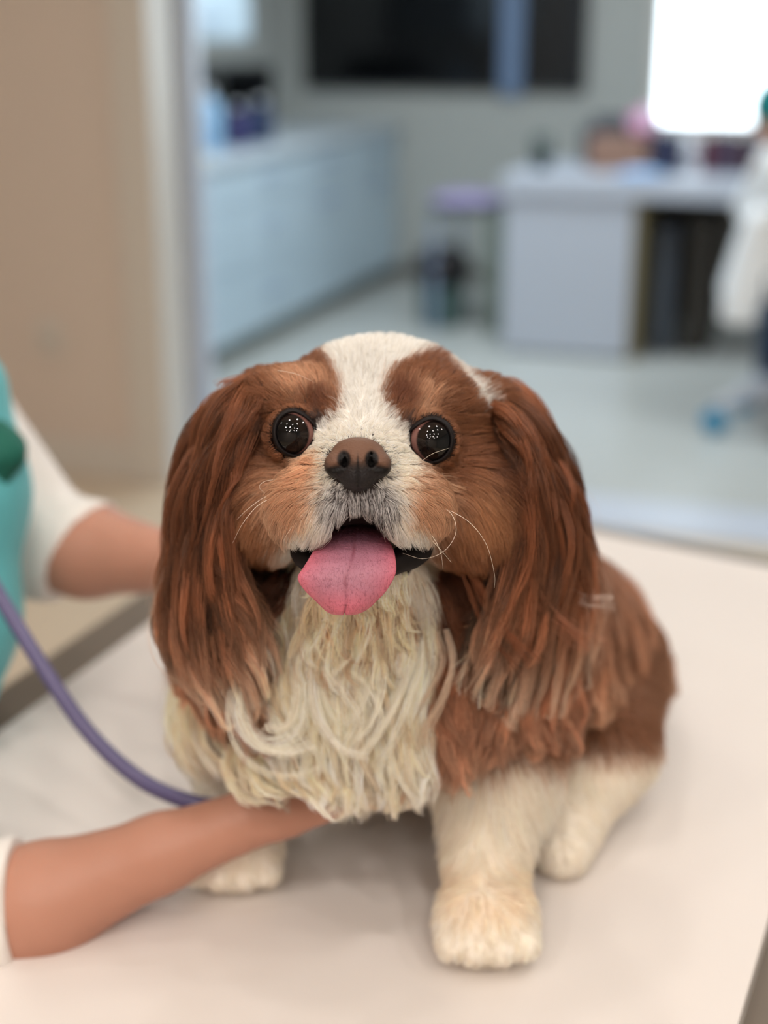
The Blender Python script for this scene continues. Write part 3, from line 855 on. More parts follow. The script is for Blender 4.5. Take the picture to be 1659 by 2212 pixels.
# lower jaw
D.ell(C(778, 1228, .795), (.030, .012, .036), .006)
D.ell(C(780, 1262, .825), (.036, .026, .036), .012)
# mouth opening
MC = C(782, 1176, .757)
D.ell(MC, (.033, .0105, .036), .003, sub=True)
D.ell(C(775, 1150, .728), (.013, .0105, .022), .003, sub=True)
D.ell(C(890, 1203, .768), (.0120, .0088, .036), .003, sub=True)
D.ell(C(664, 1202, .768), (.0110, .0098, .040), .003, sub=True)
# ears: flaps hanging from high on the skull
for sg, P_ in ((-1, [(575, 865, .835, .018), (510, 950, .838, .017), (475, 1060, .842, .018), (460, 1190, .848, .016), (470, 1290, .852, .012)]),
               (1, [(1050, 880, .84, .018), (1100, 960, .845, .017), (1140, 1070, .852, .018), (1160, 1190, .862, .016), (1160, 1290, .868, .012)])):
    D.chain([(C(*q[:3]), q[3]) for q in P_], .012)
# eye sockets
EYES = [(C(634, 938, .7640), .0137, (-.24, -.02)), (C(932, 952, .7660), .0137, (.24, .0))]
for c, r, _ in EYES:
    D.ell(c, (r + .0014,) * 3, .007)
for (c, r, _), (ex, ey, erx, ery, _r) in zip(EYES, [(635, 935, 41, 48, -8), (931, 951, 45, 47, 8)]):
    dz_ = c[2] - r
    D.ell(C(ex, ey, dz_ + .004), (erx * 1.17 / FPX * dz_, ery * 1.17 / FPX * dz_, .016), .0012, sub=True)

def proj(P):
    return 829.5 + P[:, 0] / P[:, 2] * FPX, 1106.0 - P[:, 1] / P[:, 2] * FPX

BROWN = np.array([162, 110, 78.]); DBROWN = np.array([118, 74, 52.]); TAN = np.array([218, 176, 144.]); WHITE = np.array([253, 249, 243.])
CREAM = np.array([254, 245, 232.]); GREYW = np.array([240, 235, 236.])
def sm(x, a, b):
    t = np.clip((x - a) / (b - a), 0, 1); return t * t * (3 - 2 * t)
def blobm(px, py, cx, cy_, rx, ry, rot=0, soft=.35):
    a = math.radians(rot); x = px - cx; y = py - cy_
    u = (x * math.cos(a) + y * math.sin(a)) / rx; v = (-x * math.sin(a) + y * math.cos(a)) / ry
    return 1 - sm(np.sqrt(u * u + v * v), 1 - soft, 1 + soft)
def markings(P, jit=0):
    """coat colour (sRGB 0-255) of a point of the dog"""
    px, py = proj(P)
    if jit:
        g_ = np.random.default_rng(3)
        px = px + g_.normal(0, jit, len(P)); py = py + g_.normal(0, jit, len(P))
    n = len(P)
    c = np.tile(BROWN, (n, 1))
    def over(m, col):
        nonlocal c
        m = m[:, None]; c = c * (1 - m) + np.asarray(col) * m
    wx, wy, wz = cam2world(P).T
    head = (P[:, 2] < .93) & (py < 1230)
    # trunk: cream chest, shoulders and legs; chestnut saddle and rump
    body = ~head
    over(sm(P[:, 2], .97, 1.05) * body, (162, 120, 94))
    white_low = body * np.maximum(sm(py, 1590, 1650), 1 - sm(wz, .90, .925))
    over(np.where(body, sm(-np.abs(px - 775), -165, -130) * (py > 1180) * (P[:, 2] < 1.0), 0.), CREAM)
    over(np.where(body, (px < 600) * sm(py, 1390, 1440) * (P[:, 2] < 1.1), 0.), CREAM)
    over(white_low, CREAM)
    over(body * np.exp(-((wz - .898) / .012) ** 2) * (wy < .80) * .38, (244, 214, 180))
    # cheeks
    over(head * blobm(px, py, 575, 1080, 62, 70, 0, .6), (188, 138, 102))
    over(head * blobm(px, py, 1035, 1090, 66, 62, 0, .6), (192, 142, 104))
    over(head * blobm(px, py, 520, 1010, 50, 110, 20, .6), DBROWN)
    over(head * blobm(px, py, 1085, 1010, 45, 110, -20, .6), DBROWN)
    # brows
    over(head * blobm(px, py, 662, 835, 66, 34, 15, .6), TAN * 1.03)
    over(head * blobm(px, py, 915, 868, 76, 28, 18, .6), TAN * 1.0)
    over(head * blobm(px, py, 690, 872, 34, 26, 20, .6), DBROWN * 1.15)
    over(head * blobm(px, py, 862, 862, 34, 30, 0, .6), DBROWN * 1.15)
    over(head * blobm(px, py, 985, 900, 50, 60, 0, .6), BROWN * .95)
    over(head * blobm(px, py, 690, 915, 24, 16, 20, .6), (74, 56, 52))
    over(head * blobm(px, py, 876, 925, 22, 16, -20, .6), (74, 56, 52))
    # blaze between the brows, widening over the skull
    L = np.interp(py, [700, 740, 780, 810, 850, 885, 905, 925, 950], [672, 684, 705, 722, 738, 738, 722, 690, 672])
    Rr = np.interp(py, [700, 740, 770, 800, 815, 850, 880, 905, 935, 950], [1010, 985, 905, 868, 838, 822, 826, 846, 872, 885])
    blaze = sm(px - L, -9, 11) * (1 - sm(px - Rr, -9, 11)) * (py < 990) * (P[:, 2] < .90)
    over(head * blaze, WHITE)
    # white stripe running down the right of the skull
    xs = np.interp(py, [740, 770, 800, 840, 880], [968, 978, 1000, 1028, 1050])
    over(head * (py > 738) * (py < 885) * (P[:, 2] < .85) * sm(px - xs, -30, -8) * (1 - sm(px - xs, 2, 14)), WHITE)
    # muzzle
    muz = np.maximum(blobm(px, py, 776, 1010, 140, 85, 0, .25), blobm(px, py, 776, 1090, 178, 88, 0, .22)) * (P[:, 2] < .80)
    over(head * muz, CREAM * 1.0)
    over(head * blobm(px, py, 640, 1065, 48, 72, 12, .5) * (P[:, 2] < .81), TAN * 1.0)
    over(head * blobm(px, py, 665, 1010, 22, 36, 40, .6) * (P[:, 2] < .81), TAN * 1.08)
    over(head * blobm(px, py, 925, 1090, 50, 62, -10, .5) * (P[:, 2] < .81), TAN * 1.0)
    over(head * blobm(px, py, 776, 1095, 80, 62, 0, .5) * (P[:, 2] < .79), GREYW)
    over(head * blobm(px, py, 655, 1160, 60, 24, -10, .5) * (P[:, 2] < .80), WHITE * .96)
    over(head * blobm(px, py, 880, 1155, 56, 26, 0, .5) * (P[:, 2] < .80), WHITE * .96)
    over((py > 1185) * sm(-np.abs(px - 780), -190, -120) * (P[:, 2] < .93), CREAM)
    return c

EYE_E = [(635, 935, 41, 48, -8), (931, 951, 45, 47, 8)]        # eye openings
def eye_q(P):
    px, py = proj(P); q = np.full(len(P), 9.)
    for cx, cy_, rx, ry, rot in EYE_E:
        a = math.radians(rot); x = px - cx; y = py - cy_
        u = (x * math.cos(a) + y * math.sin(a)) / rx; v = (-x * math.sin(a) + y * math.cos(a)) / ry
        q = np.minimum(q, np.sqrt(u * u + v * v))
    return np.where(P[:, 2] < .80, q, 9.)
NOSE_C = C(773, 1002, .713)
def nose_q(P):
    px, py = proj(P)
    q = np.sqrt(((px - 773) / 66) ** 2 + ((py - 1000) / 52) ** 2)
    q2 = np.sqrt(((px - 773) / 38) ** 2 + ((py - 1025) / 38) ** 2)
    return np.where(P[:, 2] < .76, np.minimum(q, q2), 9.)
def mouth_in(P):
    """1 inside the mouth opening (no fur, dark)"""
    q = np.linalg.norm((P - MC) / (.0345, .0118, .0375), axis=1)
    q = np.minimum(q, np.linalg.norm((P - C(775, 1150, .728)) / (.0140, .0112, .023), axis=1))
    q = np.minimum(q, np.linalg.norm((P - C(890, 1203, .768)) / (.0136, .0104, .038), axis=1))
    q = np.minimum(q, np.linalg.norm((P - C(664, 1202, .768)) / (.0126, .0114, .042), axis=1))
    return q

dog = empty('dog', tuple(cam2world(WC(.03, .95, TABLE_Z))))
tag(dog, 'long haired chestnut and white spaniel on the white table, tongue out, looking up', 'dog')
V, Q = D.mesh()
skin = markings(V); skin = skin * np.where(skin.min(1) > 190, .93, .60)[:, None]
skin[mouth_in(V) < 1.0] = (26, 14, 15)
qn = nose_q(V); skin[qn < 1.02] = (40, 30, 28)
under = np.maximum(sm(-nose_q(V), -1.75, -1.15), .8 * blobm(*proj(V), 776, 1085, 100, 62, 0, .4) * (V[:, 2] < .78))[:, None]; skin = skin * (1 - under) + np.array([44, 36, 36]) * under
qe = eye_q(V); skin[qe < 1.5] = (26, 18, 16)
M_dskin = attr_mat('dog_skin', .6, .2)
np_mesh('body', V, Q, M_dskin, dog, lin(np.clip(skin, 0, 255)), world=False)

# surface samples for the short fur
tri = np.vstack([Q[:, [0, 1, 2]], Q[:, [0, 2, 3]]])
A_, B_, C_ = V[tri[:, 0]], V[tri[:, 1]], V[tri[:, 2]]
t_area = np.linalg.norm(np.cross(B_ - A_, C_ - A_), axis=1) / 2
t_cen = (A_ + B_ + C_) / 3
def scatter(n, weight):
    w = t_area * weight; cdf = np.cumsum(w); cdf /= cdf[-1]
    i = np.searchsorted(cdf, rng.random(n)); i = np.clip(i, 0, len(tri) - 1)
    a, b = rng.random(n), rng.random(n); f = a + b > 1; a[f] = 1 - a[f]; b[f] = 1 - b[f]
    return A_[i] + (B_[i] - A_[i]) * a[:, None] + (C_[i] - A_[i]) * b[:, None]
def unit(v): return v / (np.linalg.norm(v, axis=-1, keepdims=True) + 1e-9)

def grow(P0, comb, length, k=6, lift0=.5, lift1=.1, grav=0.0, wob=.15, rad=.00009, clump=None, col=None, jcol=.10, tip=.35, tipcol=None, floor=True):
    """strands from the points P0 following comb along the skin"""
    n = len(P0)
    out = np.zeros((n, k, 3)); p = P0.copy(); out[:, 0] = p
    nrm = D.grad(p)
    rnd = unit(rng.normal(size=(n, 3))) * wob
    for j in range(1, k):
        t = (j - 1) / (k - 2 + 1e-9)
        c = comb(p) if callable(comb) else comb
        nn = D.grad(p)
        c = unit(c - nn * (c * nn).sum(1, keepdims=True))
        l = lift0 + (lift1 - lift0) * t
        d = unit(c * (1 - l) + nn * l + rnd + GRAV * grav * t)
        p = p + d * (length / (k - 1))[:, None]
        sd = D.sample(p); push = np.clip(.0006 - sd, 0, .01)
        p = p + nn * push[:, None]
        if floor:
            z = CAMZ + p[:, 1] * cP - p[:, 2] * sP
            dz = np.clip(TABLE_Z + .001 - z, 0, 1)
            p = p - GRAV * dz[:, None]
        out[:, j] = p
    if clump:
        m = max(1, n // clump); ci = rng.integers(0, n, m)
        # nearest clump centre through a coarse hash
        cell = .006
        key = np.floor(P0 / cell).astype(np.int64); kk = key[:, 0] * 73856093 ^ key[:, 1] * 19349663 ^ key[:, 2] * 83492791
        _, first, inv = np.unique(kk, return_index=True, return_inverse=True)
        tipc = out[first[inv]] ; w = (np.linspace(0, 1, k) ** 1.3 * .45)[None, :, None]
        same = (np.linalg.norm(P0 - P0[first[inv]], axis=1) < .012)[:, None, None]
        out = out + np.where(same, (tipc - out) * w, 0)
    r = rad * (1 - (1 - tip) * np.linspace(0, 1, k) ** 1.5)[None, :] * rng.uniform(.75, 1.25, (n, 1))
    j = rng.normal(0, jcol, (n, 1))
    cc = np.clip(col * (1 + j), 0, 255)
    cl = np.repeat(lin(cc)[:, None, :], k, 1)
    if tipcol is not None:
        w = (np.linspace(0, 1, k) ** 1.5)[None, :, None]
        cl = cl * (1 - w) + lin(np.clip(tipcol * (1 + j), 0, 255))[:, None, :] * w
    return out, r, cl

NT = C(775, 985, .690)
def comb_head(p):
    v = p - NT
    px, py = proj(p)
    d = unit(v * (1, 1, .55))
    # lips: hair falls down and outwards; cheeks: backwards and down
    dn = sm(py, 1070, 1150)[:, None] * (p[:, 2] < .80)[:, None]
    d = unit(d + np.array([0, -1, 0]) * dn * .5)
    ch = (sm(np.abs(px - 785), 190, 260) * sm(py, 950, 1050))[:, None]
    d = unit(d + np.array([0, -.8, .2]) * ch)
    return d
def comb_body(p):
    b = unit(WC(.15, 1.1, .9) - WC(0, .85, 1.0))
    return unit(np.tile(GRAV * 1.0 + b * .25, (len(p), 1)))

tpx, tpy = proj(t_cen)
nrm_t = D.grad(t_cen)
facing = nrm_t[:, 2] < .35
headw = (t_cen[:, 2] < .93) & (tpy < 1235) & (mouth_in(t_cen) > 1.03) & (nose_q(t_cen) > .98) & (eye_q(t_cen) > 1.10)
face = headw & facing & (np.abs(tpx - 790) < 320)
fur_sets = []
def facelen(P):
    px, py = proj(P)
    d = np.sqrt((px - 775) ** 2 + ((py - 1000) * 1.1) ** 2)
    L = np.interp(d, [60, 110, 170, 240, 330], [.0028, .0065, .0095, .012, .014])
    L = np.where((py > 1075) & (np.abs(px - 775) < 110), L * 1.25, L)
    L = np.where((np.abs(px - 640) < 70) & (py < 900) & (py > 800), .008, L)
    e = eye_q(P); L = np.where(e < 1.7, np.minimum(L, .0036 + .008 * np.clip(e - 1.13, 0, 1)), L)
    L = np.where(py < 830, .011, L)
    ch = np.maximum(blobm(px, py, 560, 1110, 80, 110), blobm(px, py, 1050, 1110, 85, 110))
    return L + ch * .006
def emit(n, w, k, **kw):
    P0 = scatter(n, w)
    return P0
n1 = 135000
fw = face * np.where(t_cen[:, 2] < .80, 2.2, 1.0)
P0 = scatter(n1, fw)
col = markings(P0, jit=5)
# single darker hairs among the grey ones under the nose
u_ = blobm(*proj(P0), 776, 1090, 95, 60, 0, .5) * rng.random(n1)
col = np.where((u_ > .56)[:, None], np.array([70, 62, 64.]), col)
L_ = facelen(P0) * rng.uniform(.7, 1.2, n1)
fur_sets.append(grow(P0, comb_head, L_, k=6, lift0=.42, lift1=.12, grav=.12, wob=.13, rad=.000072, col=col, jcol=.09, clump=True))
# the rest of the head and the back of the skull
P0 = scatter(26000, (t_cen[:, 2] < .93) & (tpy < 1235) & ~face & (mouth_in(t_cen) > 1.1) & (nose_q(t_cen) > 1.1) & (eye_q(t_cen) > 1.3))
fur_sets.append(grow(P0, comb_head, rng.uniform(.012, .022, len(P0)), k=6, lift0=.35, lift1=.1, grav=.3, rad=.00011, col=markings(P0), clump=True))
M_fur = fur_mat('fur', .38)
hair_curves('face_fur', fur_sets, M_fur, dog)

# trunk and legs
fur_sets = []
bodyw = ((t_cen[:, 2] >= .93) | (tpy >= 1235)) & (mouth_in(t_cen) > 1.1)
w = bodyw * np.where(facing, 1.0, .35)
P0 = scatter(90000, w)
wz = cam2world(P0)[:, 2]
L_ = np.interp(wz, [.85, .89, .91, .96, 1.1], [.006, .008, .015, .030, .030]) * rng.uniform(.7, 1.2, len(P0))
col = markings(P0, jit=14)
fur_sets.append(grow(P0, comb_body, L_, k=7, lift0=.35, lift1=.12, grav=.35, wob=.22, rad=.00017, col=col, jcol=.07, clump=True))
hair_curves('body_fur', fur_sets, M_fur, dog)

# ------------------------------------------------------------------ long silky hair laid out along flow lines
def sheet(lines, n_clumps, per, thick=.012, spread=.0045, amp=.006, freq=1.3, col=None, k=14, v0=(0, .45), vl=(.5, 1.0), rad=.00011, frizz=.0009, jc=.10, curl=0.0, out=0.35):
    Ls = np.array([spline([C(*q) for q in l], 24) for l in lines])            # (a, 24, 3)
    a = len(Ls)
    u = rng.random(n_clumps) * (a - 1); i = np.clip(u.astype(int), 0, a - 2); f = (u - i)[:, None, None]
    G = Ls[i] * (1 - f) + Ls[i + 1] * f
    cross = unit(Ls[np.clip(i + 1, 0, a - 1)] - Ls[i])                            # (n,24,3)
    layer = rng.random(n_clumps)
    s0 = rng.uniform(*v0, n_clumps); s1 = np.minimum(s0 + rng.uniform(*vl, n_clumps), 1 + rng.uniform(-.22, .16, n_clumps))
    t = np.linspace(0, 1, k)
    s = s0[:, None] + (s1 - s0)[:, None] * t
    x = np.clip(s * 23, 0, 22.999); j = x.astype(int); g = (x - j)[..., None]
    ar = np.arange(n_clumps)[:, None]
    P = G[ar, j] * (1 - g) + G[ar, np.minimum(j + 1, 23)] * g
    over_ = np.clip(s - 1, 0, 1)[..., None]
    tan = unit(np.gradient(P, axis=1)); P = P + tan * over_ * .17
    cr = cross[ar, j]
    nz = unit(np.cross(cr, tan)); nz = np.where(nz[..., 2:3] > 0, -nz, nz)         # towards the viewer side
    ph = rng.uniform(0, 6.28, n_clumps)[:, None]; fr = freq * rng.uniform(.6, 1.5, n_clumps)[:, None]
    am = amp * rng.uniform(.3, 1.5, n_clumps)[:, None] * (t ** .8)[None]
    L_ = (s1 - s0)[:, None]
    wave = am * np.sin(ph + 6.28 * fr * t * L_ * 1.6); wav2 = am * .7 * np.cos(ph * 1.3 + 6.28 * fr * t * L_ * 1.6)
    lay = (layer[:, None] * thick * (-.25 + 1.25 * np.sin(np.pi * np.clip(t * .70 + .08, 0, 1)) ** .8)[None])
    P = P + cr * wave[..., None] + nz * (lay + wav2)[..., None]
    if curl:
        cu_ = rng.choice([-1, 1], n_clumps)[:, None] * curl * rng.random((n_clumps, 1)) ** 2
        tt = np.clip((t - .55) / .45, 0, 1)[None] ** 2
        P = P + cr * (cu_ * tt)[..., None] - tan * (np.abs(cu_) * tt ** 1.5)[..., None] * .6
    # children
    n = n_clumps * per
    P = np.repeat(P, per, 0); CR = np.repeat(cr, per, 0); NZ = np.repeat(nz, per, 0); TN = np.repeat(tan, per, 0)
    sp = np.repeat(spread * rng.uniform(.6, 1.4, n_clumps), per)
    an = rng.uniform(0, 6.28, n); rr = np.sqrt(rng.random(n)) * sp
    prof = ((1.0 - .82 * t ** 1.1) * np.minimum(1, .15 + 4.5 * t))[None]
    o1 = (rr * np.cos(an))[:, None] * prof; o2 = (rr * np.sin(an))[:, None] * prof * .6
    fz = frizz * rng.normal(size=(n, 1)) * (t ** 2)[None]; fz2 = frizz * rng.normal(size=(n, 1)) * np.sin(t * 5 + rng.uniform(0, 6, (n, 1)))
    P = P + CR * (o1 + fz + fz2)[..., None] + NZ * (o2 + fz2 * .5)[..., None]
    short = rng.uniform(.72, 1.0, n)[:, None]
    tq = t[None] * short; x = tq * (k - 1); j = np.clip(x.astype(int), 0, k - 2); g = (x - j)[..., None]
    ar = np.arange(n)[:, None]
    P = P[ar, j] * (1 - g) + P[ar, j + 1] * g
    # keep outside the body and above the table
    flat = P.reshape(-1, 3)
    for _ in range(2):
        sd = D.sample(flat); m = sd < .0012
        if m.any(): flat[m] += D.grad(flat[m]) * (.0012 - sd[m])[:, None]
    z = CAMZ + flat[:, 1] * cP - flat[:, 2] * sP
    flat -= GRAV * np.clip(TABLE_Z + .001 - z, 0, 1)[:, None]
    P = flat.reshape(n, k, 3)
    r = rad * (1 - .65 * t ** 1.6)[None] * rng.uniform(.7, 1.25, (n, 1))
    cj = np.repeat(rng.normal(0, jc, n_clumps), per) + rng.normal(0, .11, n)
    base = col(np.repeat(u / (a - 1), per)[:, None] * np.ones((1, k)), np.repeat(s, per, 0), np.repeat(layer, per)[:, None] * np.ones((1, k)))
    cl = lin(np.clip(base * (1 + cj)[:, None, None], 0, 255))
    return P, r, cl

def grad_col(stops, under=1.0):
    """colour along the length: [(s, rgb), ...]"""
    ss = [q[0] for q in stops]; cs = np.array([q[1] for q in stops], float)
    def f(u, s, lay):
        return np.stack([np.interp(s, ss, cs[:, i]) for i in range(3)], -1) * (under + (1.10 - under) * sm(lay, 0, .75))[..., None]  # low layers darker: undercoat plus shade between locks put into the colour
    return f
RED = (170, 122, 98); REDD = (132, 88, 69); REDL = (196, 148, 118); PALE = (220, 192, 170)

# chest: cream frill under the chin, chestnut to both sides
chest_sets = []
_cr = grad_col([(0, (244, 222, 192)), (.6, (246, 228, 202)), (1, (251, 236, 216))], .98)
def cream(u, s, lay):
    w = (1 - sm(lay, .2, .6))[..., None] * .85  # browner low layers: undercoat tone, and shading between the locks painted in
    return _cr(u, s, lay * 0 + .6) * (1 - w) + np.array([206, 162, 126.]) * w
chest_lines = [
    [(640, 1210, .835), (622, 1290, .834), (610, 1400, .838), (612, 1500, .842), (616, 1580, .848), (632, 1660, .856)],
    [(690, 1240, .822), (670, 1330, .826), (660, 1430, .832), (665, 1530, .838), (690, 1620, .845), (690, 1700, .85)],
    [(750, 1250, .816), (755, 1340, .82), (765, 1440, .826), (770, 1550, .832), (765, 1650, .84), (770, 1735, .848)],
    [(820, 1245, .818), (835, 1340, .822), (845, 1440, .828), (840, 1550, .834), (850, 1650, .842), (860, 1730, .85)],
    [(880, 1220, .828), (905, 1320, .832), (915, 1430, .836), (905, 1540, .842), (915, 1640, .85), (920, 1710, .856)]]
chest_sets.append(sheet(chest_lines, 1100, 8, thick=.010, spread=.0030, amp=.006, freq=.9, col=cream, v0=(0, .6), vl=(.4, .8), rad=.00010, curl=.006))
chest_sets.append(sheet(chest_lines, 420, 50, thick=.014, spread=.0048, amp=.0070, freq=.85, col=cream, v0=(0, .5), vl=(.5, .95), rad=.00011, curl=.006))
chin_lines = [[(690, 1236, .778), (675, 1300, .788), (660, 1370, .806), (655, 1450, .822), (650, 1530, .838)],
              [(735, 1244, .768), (730, 1310, .780), (720, 1380, .798), (722, 1460, .816), (730, 1550, .832)],
              [(790, 1244, .766), (795, 1310, .778), (800, 1380, .796), (800, 1460, .814), (790, 1550, .830)],
              [(860, 1232, .778), (875, 1300, .788), (885, 1370, .806), (880, 1450, .822), (870, 1530, .838)]]
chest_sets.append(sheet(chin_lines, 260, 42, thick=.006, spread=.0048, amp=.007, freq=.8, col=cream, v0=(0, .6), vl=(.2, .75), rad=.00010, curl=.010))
# short tufts along the bottom of the chest
tuft_lines = [[(470, 1590, .90), (500, 1640, .895), (540, 1690, .89), (585, 1725, .885)],
              [(560, 1600, .865), (600, 1650, .86), (640, 1690, .858), (660, 1728, .856)],
              [(680, 1610, .85), (700, 1660, .85), (720, 1710, .85), (735, 1752, .85)],
              [(800, 1620, .85), (800, 1670, .85), (805, 1710, .85), (800, 1752, .852)],
              [(900, 1620, .86), (900, 1670, .86), (895, 1700, .86), (880, 1735, .862)]]
chest_sets.append(sheet(tuft_lines, 260, 42, thick=.016, spread=.0048, amp=.004, freq=.8, col=_cr, v0=(0, .35), vl=(.55, 1.0), rad=.00012))
sh_lines = [[(395, 1430, .93), (385, 1500, .945), (395, 1590, .955), (430, 1680, .965)],
            [(440, 1430, .90), (430, 1520, .91), (450, 1610, .92), (500, 1690, .93)],
            [(470, 1470, .89), (475, 1540, .892), (510, 1610, .892), (565, 1680, .888)]]
chest_sets.append(sheet(sh_lines, 150, 42, thick=.012, spread=.005, amp=.004, freq=.8, col=_cr, v0=(0, .4), vl=(.5, .8), rad=.00014))
hair_curves('chest_frill', chest_sets, M_fur, dog)

side_sets = []
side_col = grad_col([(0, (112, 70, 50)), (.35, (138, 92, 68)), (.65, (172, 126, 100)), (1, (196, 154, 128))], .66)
side_r = [
    [(900, 1240, .835), (925, 1340, .84), (930, 1450, .846), (925, 1560, .852), (915, 1680, .862)],
    [(960, 1220, .840), (985, 1340, .845), (990, 1450, .85), (985, 1560, .856), (975, 1690, .865)],
    [(1040, 1200, .85), (1070, 1320, .855), (1075, 1440, .86), (1065, 1550, .868), (1050, 1640, .876)],
    [(1110, 1200, .86), (1150, 1320, .87), (1160, 1440, .88), (1150, 1540, .89), (1150, 1610, .90)],
    [(1180, 1200, .88), (1220, 1320, .895), (1240, 1420, .91), (1240, 1530, .925), (1235, 1620, .935)]]
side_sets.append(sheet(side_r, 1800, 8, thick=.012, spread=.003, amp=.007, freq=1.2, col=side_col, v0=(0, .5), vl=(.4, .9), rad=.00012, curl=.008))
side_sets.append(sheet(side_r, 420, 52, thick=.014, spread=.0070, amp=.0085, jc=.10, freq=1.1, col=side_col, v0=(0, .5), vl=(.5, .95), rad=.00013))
side_l = [
    [(672, 1212, .826), (632, 1300, .832), (565, 1400, .840), (555, 1500, .844), (580, 1600, .852)],
    [(590, 1215, .838), (545, 1310, .845), (510, 1410, .850), (505, 1510, .852), (545, 1610, .858)],
    [(530, 1210, .845), (480, 1310, .852), (455, 1400, .865), (455, 1470, .875), (480, 1560, .885)],
    [(450, 1210, .85), (420, 1300, .86), (400, 1370, .872), (400, 1430, .885), (410, 1480, .895)]]
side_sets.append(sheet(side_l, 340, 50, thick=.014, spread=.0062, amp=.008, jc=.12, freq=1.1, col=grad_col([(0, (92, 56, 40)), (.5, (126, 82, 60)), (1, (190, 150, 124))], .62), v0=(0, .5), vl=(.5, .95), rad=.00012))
# saddle and rump
rump = [
    [(1200, 1190, 1.02), (1215, 1270, 1.0), (1230, 1380, .985), (1240, 1480, .98), (1250, 1560, .98)],
    [(1260, 1190, 1.08), (1290, 1280, 1.055), (1310, 1380, 1.04), (1320, 1470, 1.04), (1330, 1540, 1.045)],
    [(1290, 1200, 1.15), (1340, 1290, 1.125), (1375, 1390, 1.11), (1385, 1460, 1.11), (1385, 1530, 1.115)],
    [(1270, 1200, 1.21), (1350, 1300, 1.20), (1400, 1390, 1.19), (1420, 1440, 1.185), (1425, 1490, 1.18)]]
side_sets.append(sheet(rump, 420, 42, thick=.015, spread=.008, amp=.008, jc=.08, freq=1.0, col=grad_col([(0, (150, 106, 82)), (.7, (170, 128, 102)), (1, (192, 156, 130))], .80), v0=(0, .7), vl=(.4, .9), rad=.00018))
hair_curves('side_hair', side_sets, M_fur, dog)

# ears
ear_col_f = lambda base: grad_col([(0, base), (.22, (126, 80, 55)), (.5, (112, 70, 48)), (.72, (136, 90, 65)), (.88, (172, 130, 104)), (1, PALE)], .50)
ear_l = [
    [(610, 825, .795), (572, 880, .786), (545, 960, .784), (522, 1050, .790), (512, 1140, .792), (520, 1240, .80), (570, 1340, .812), (600, 1450, .825)],
    [(590, 820, .805), (535, 885, .79), (498, 980, .79), (472, 1100, .795), (462, 1220, .80), (474, 1330, .808), (500, 1430, .82), (545, 1540, .835)],
    [(570, 825, .83), (500, 890, .82), (462, 990, .82), (438, 1110, .825), (422, 1230, .83), (416, 1330, .835), (430, 1420, .84), (460, 1500, .85)],
    [(548, 838, .86), (480, 905, .86), (442, 1000, .86), (416, 1110, .86), (402, 1220, .862), (392, 1310, .865), (392, 1380, .868), (405, 1450, .875)]]
ear_r = [
    [(1048, 885, .812), (1070, 930, .800), (1088, 990, .797), (1098, 1070, .797), (1092, 1160, .80), (1055, 1260, .808), (1015, 1360, .82), (985, 1460, .835)],
    [(1052, 860, .825), (1095, 920, .81), (1125, 1000, .806), (1150, 1090, .808), (1158, 1200, .817), (1130, 1310, .828), (1098, 1420, .84), (1070, 1530, .852)],
    [(1050, 838, .85), (1105, 890, .84), (1150, 970, .838), (1182, 1070, .842), (1205, 1180, .85), (1208, 1290, .86), (1190, 1410, .87), (1170, 1530, .882)],
    [(1050, 822, .875), (1112, 870, .872), (1165, 965, .872), (1200, 1060, .876), (1228, 1160, .882), (1240, 1260, .892), (1236, 1370, .902), (1225, 1460, .912)]]
for lines, nm in ((ear_l, 'left'), (ear_r, 'right')):
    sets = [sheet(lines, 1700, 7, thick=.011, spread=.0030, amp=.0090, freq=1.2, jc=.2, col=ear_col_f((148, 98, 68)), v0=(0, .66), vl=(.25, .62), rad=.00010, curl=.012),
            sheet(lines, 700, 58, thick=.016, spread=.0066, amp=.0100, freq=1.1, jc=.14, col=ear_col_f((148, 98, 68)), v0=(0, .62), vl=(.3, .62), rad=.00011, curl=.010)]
    # single flyaway hairs
    sets.append(sheet(lines[2:], 60, 3, thick=.02, spread=.003, amp=.014, freq=.9, col=grad_col([(0, RED), (1, PALE)]), v0=(.2, .6), vl=(.3, .6), rad=.00009, frizz=.004, curl=.02))
    hair_curves('ear_hair', sets, M_fur, dog)

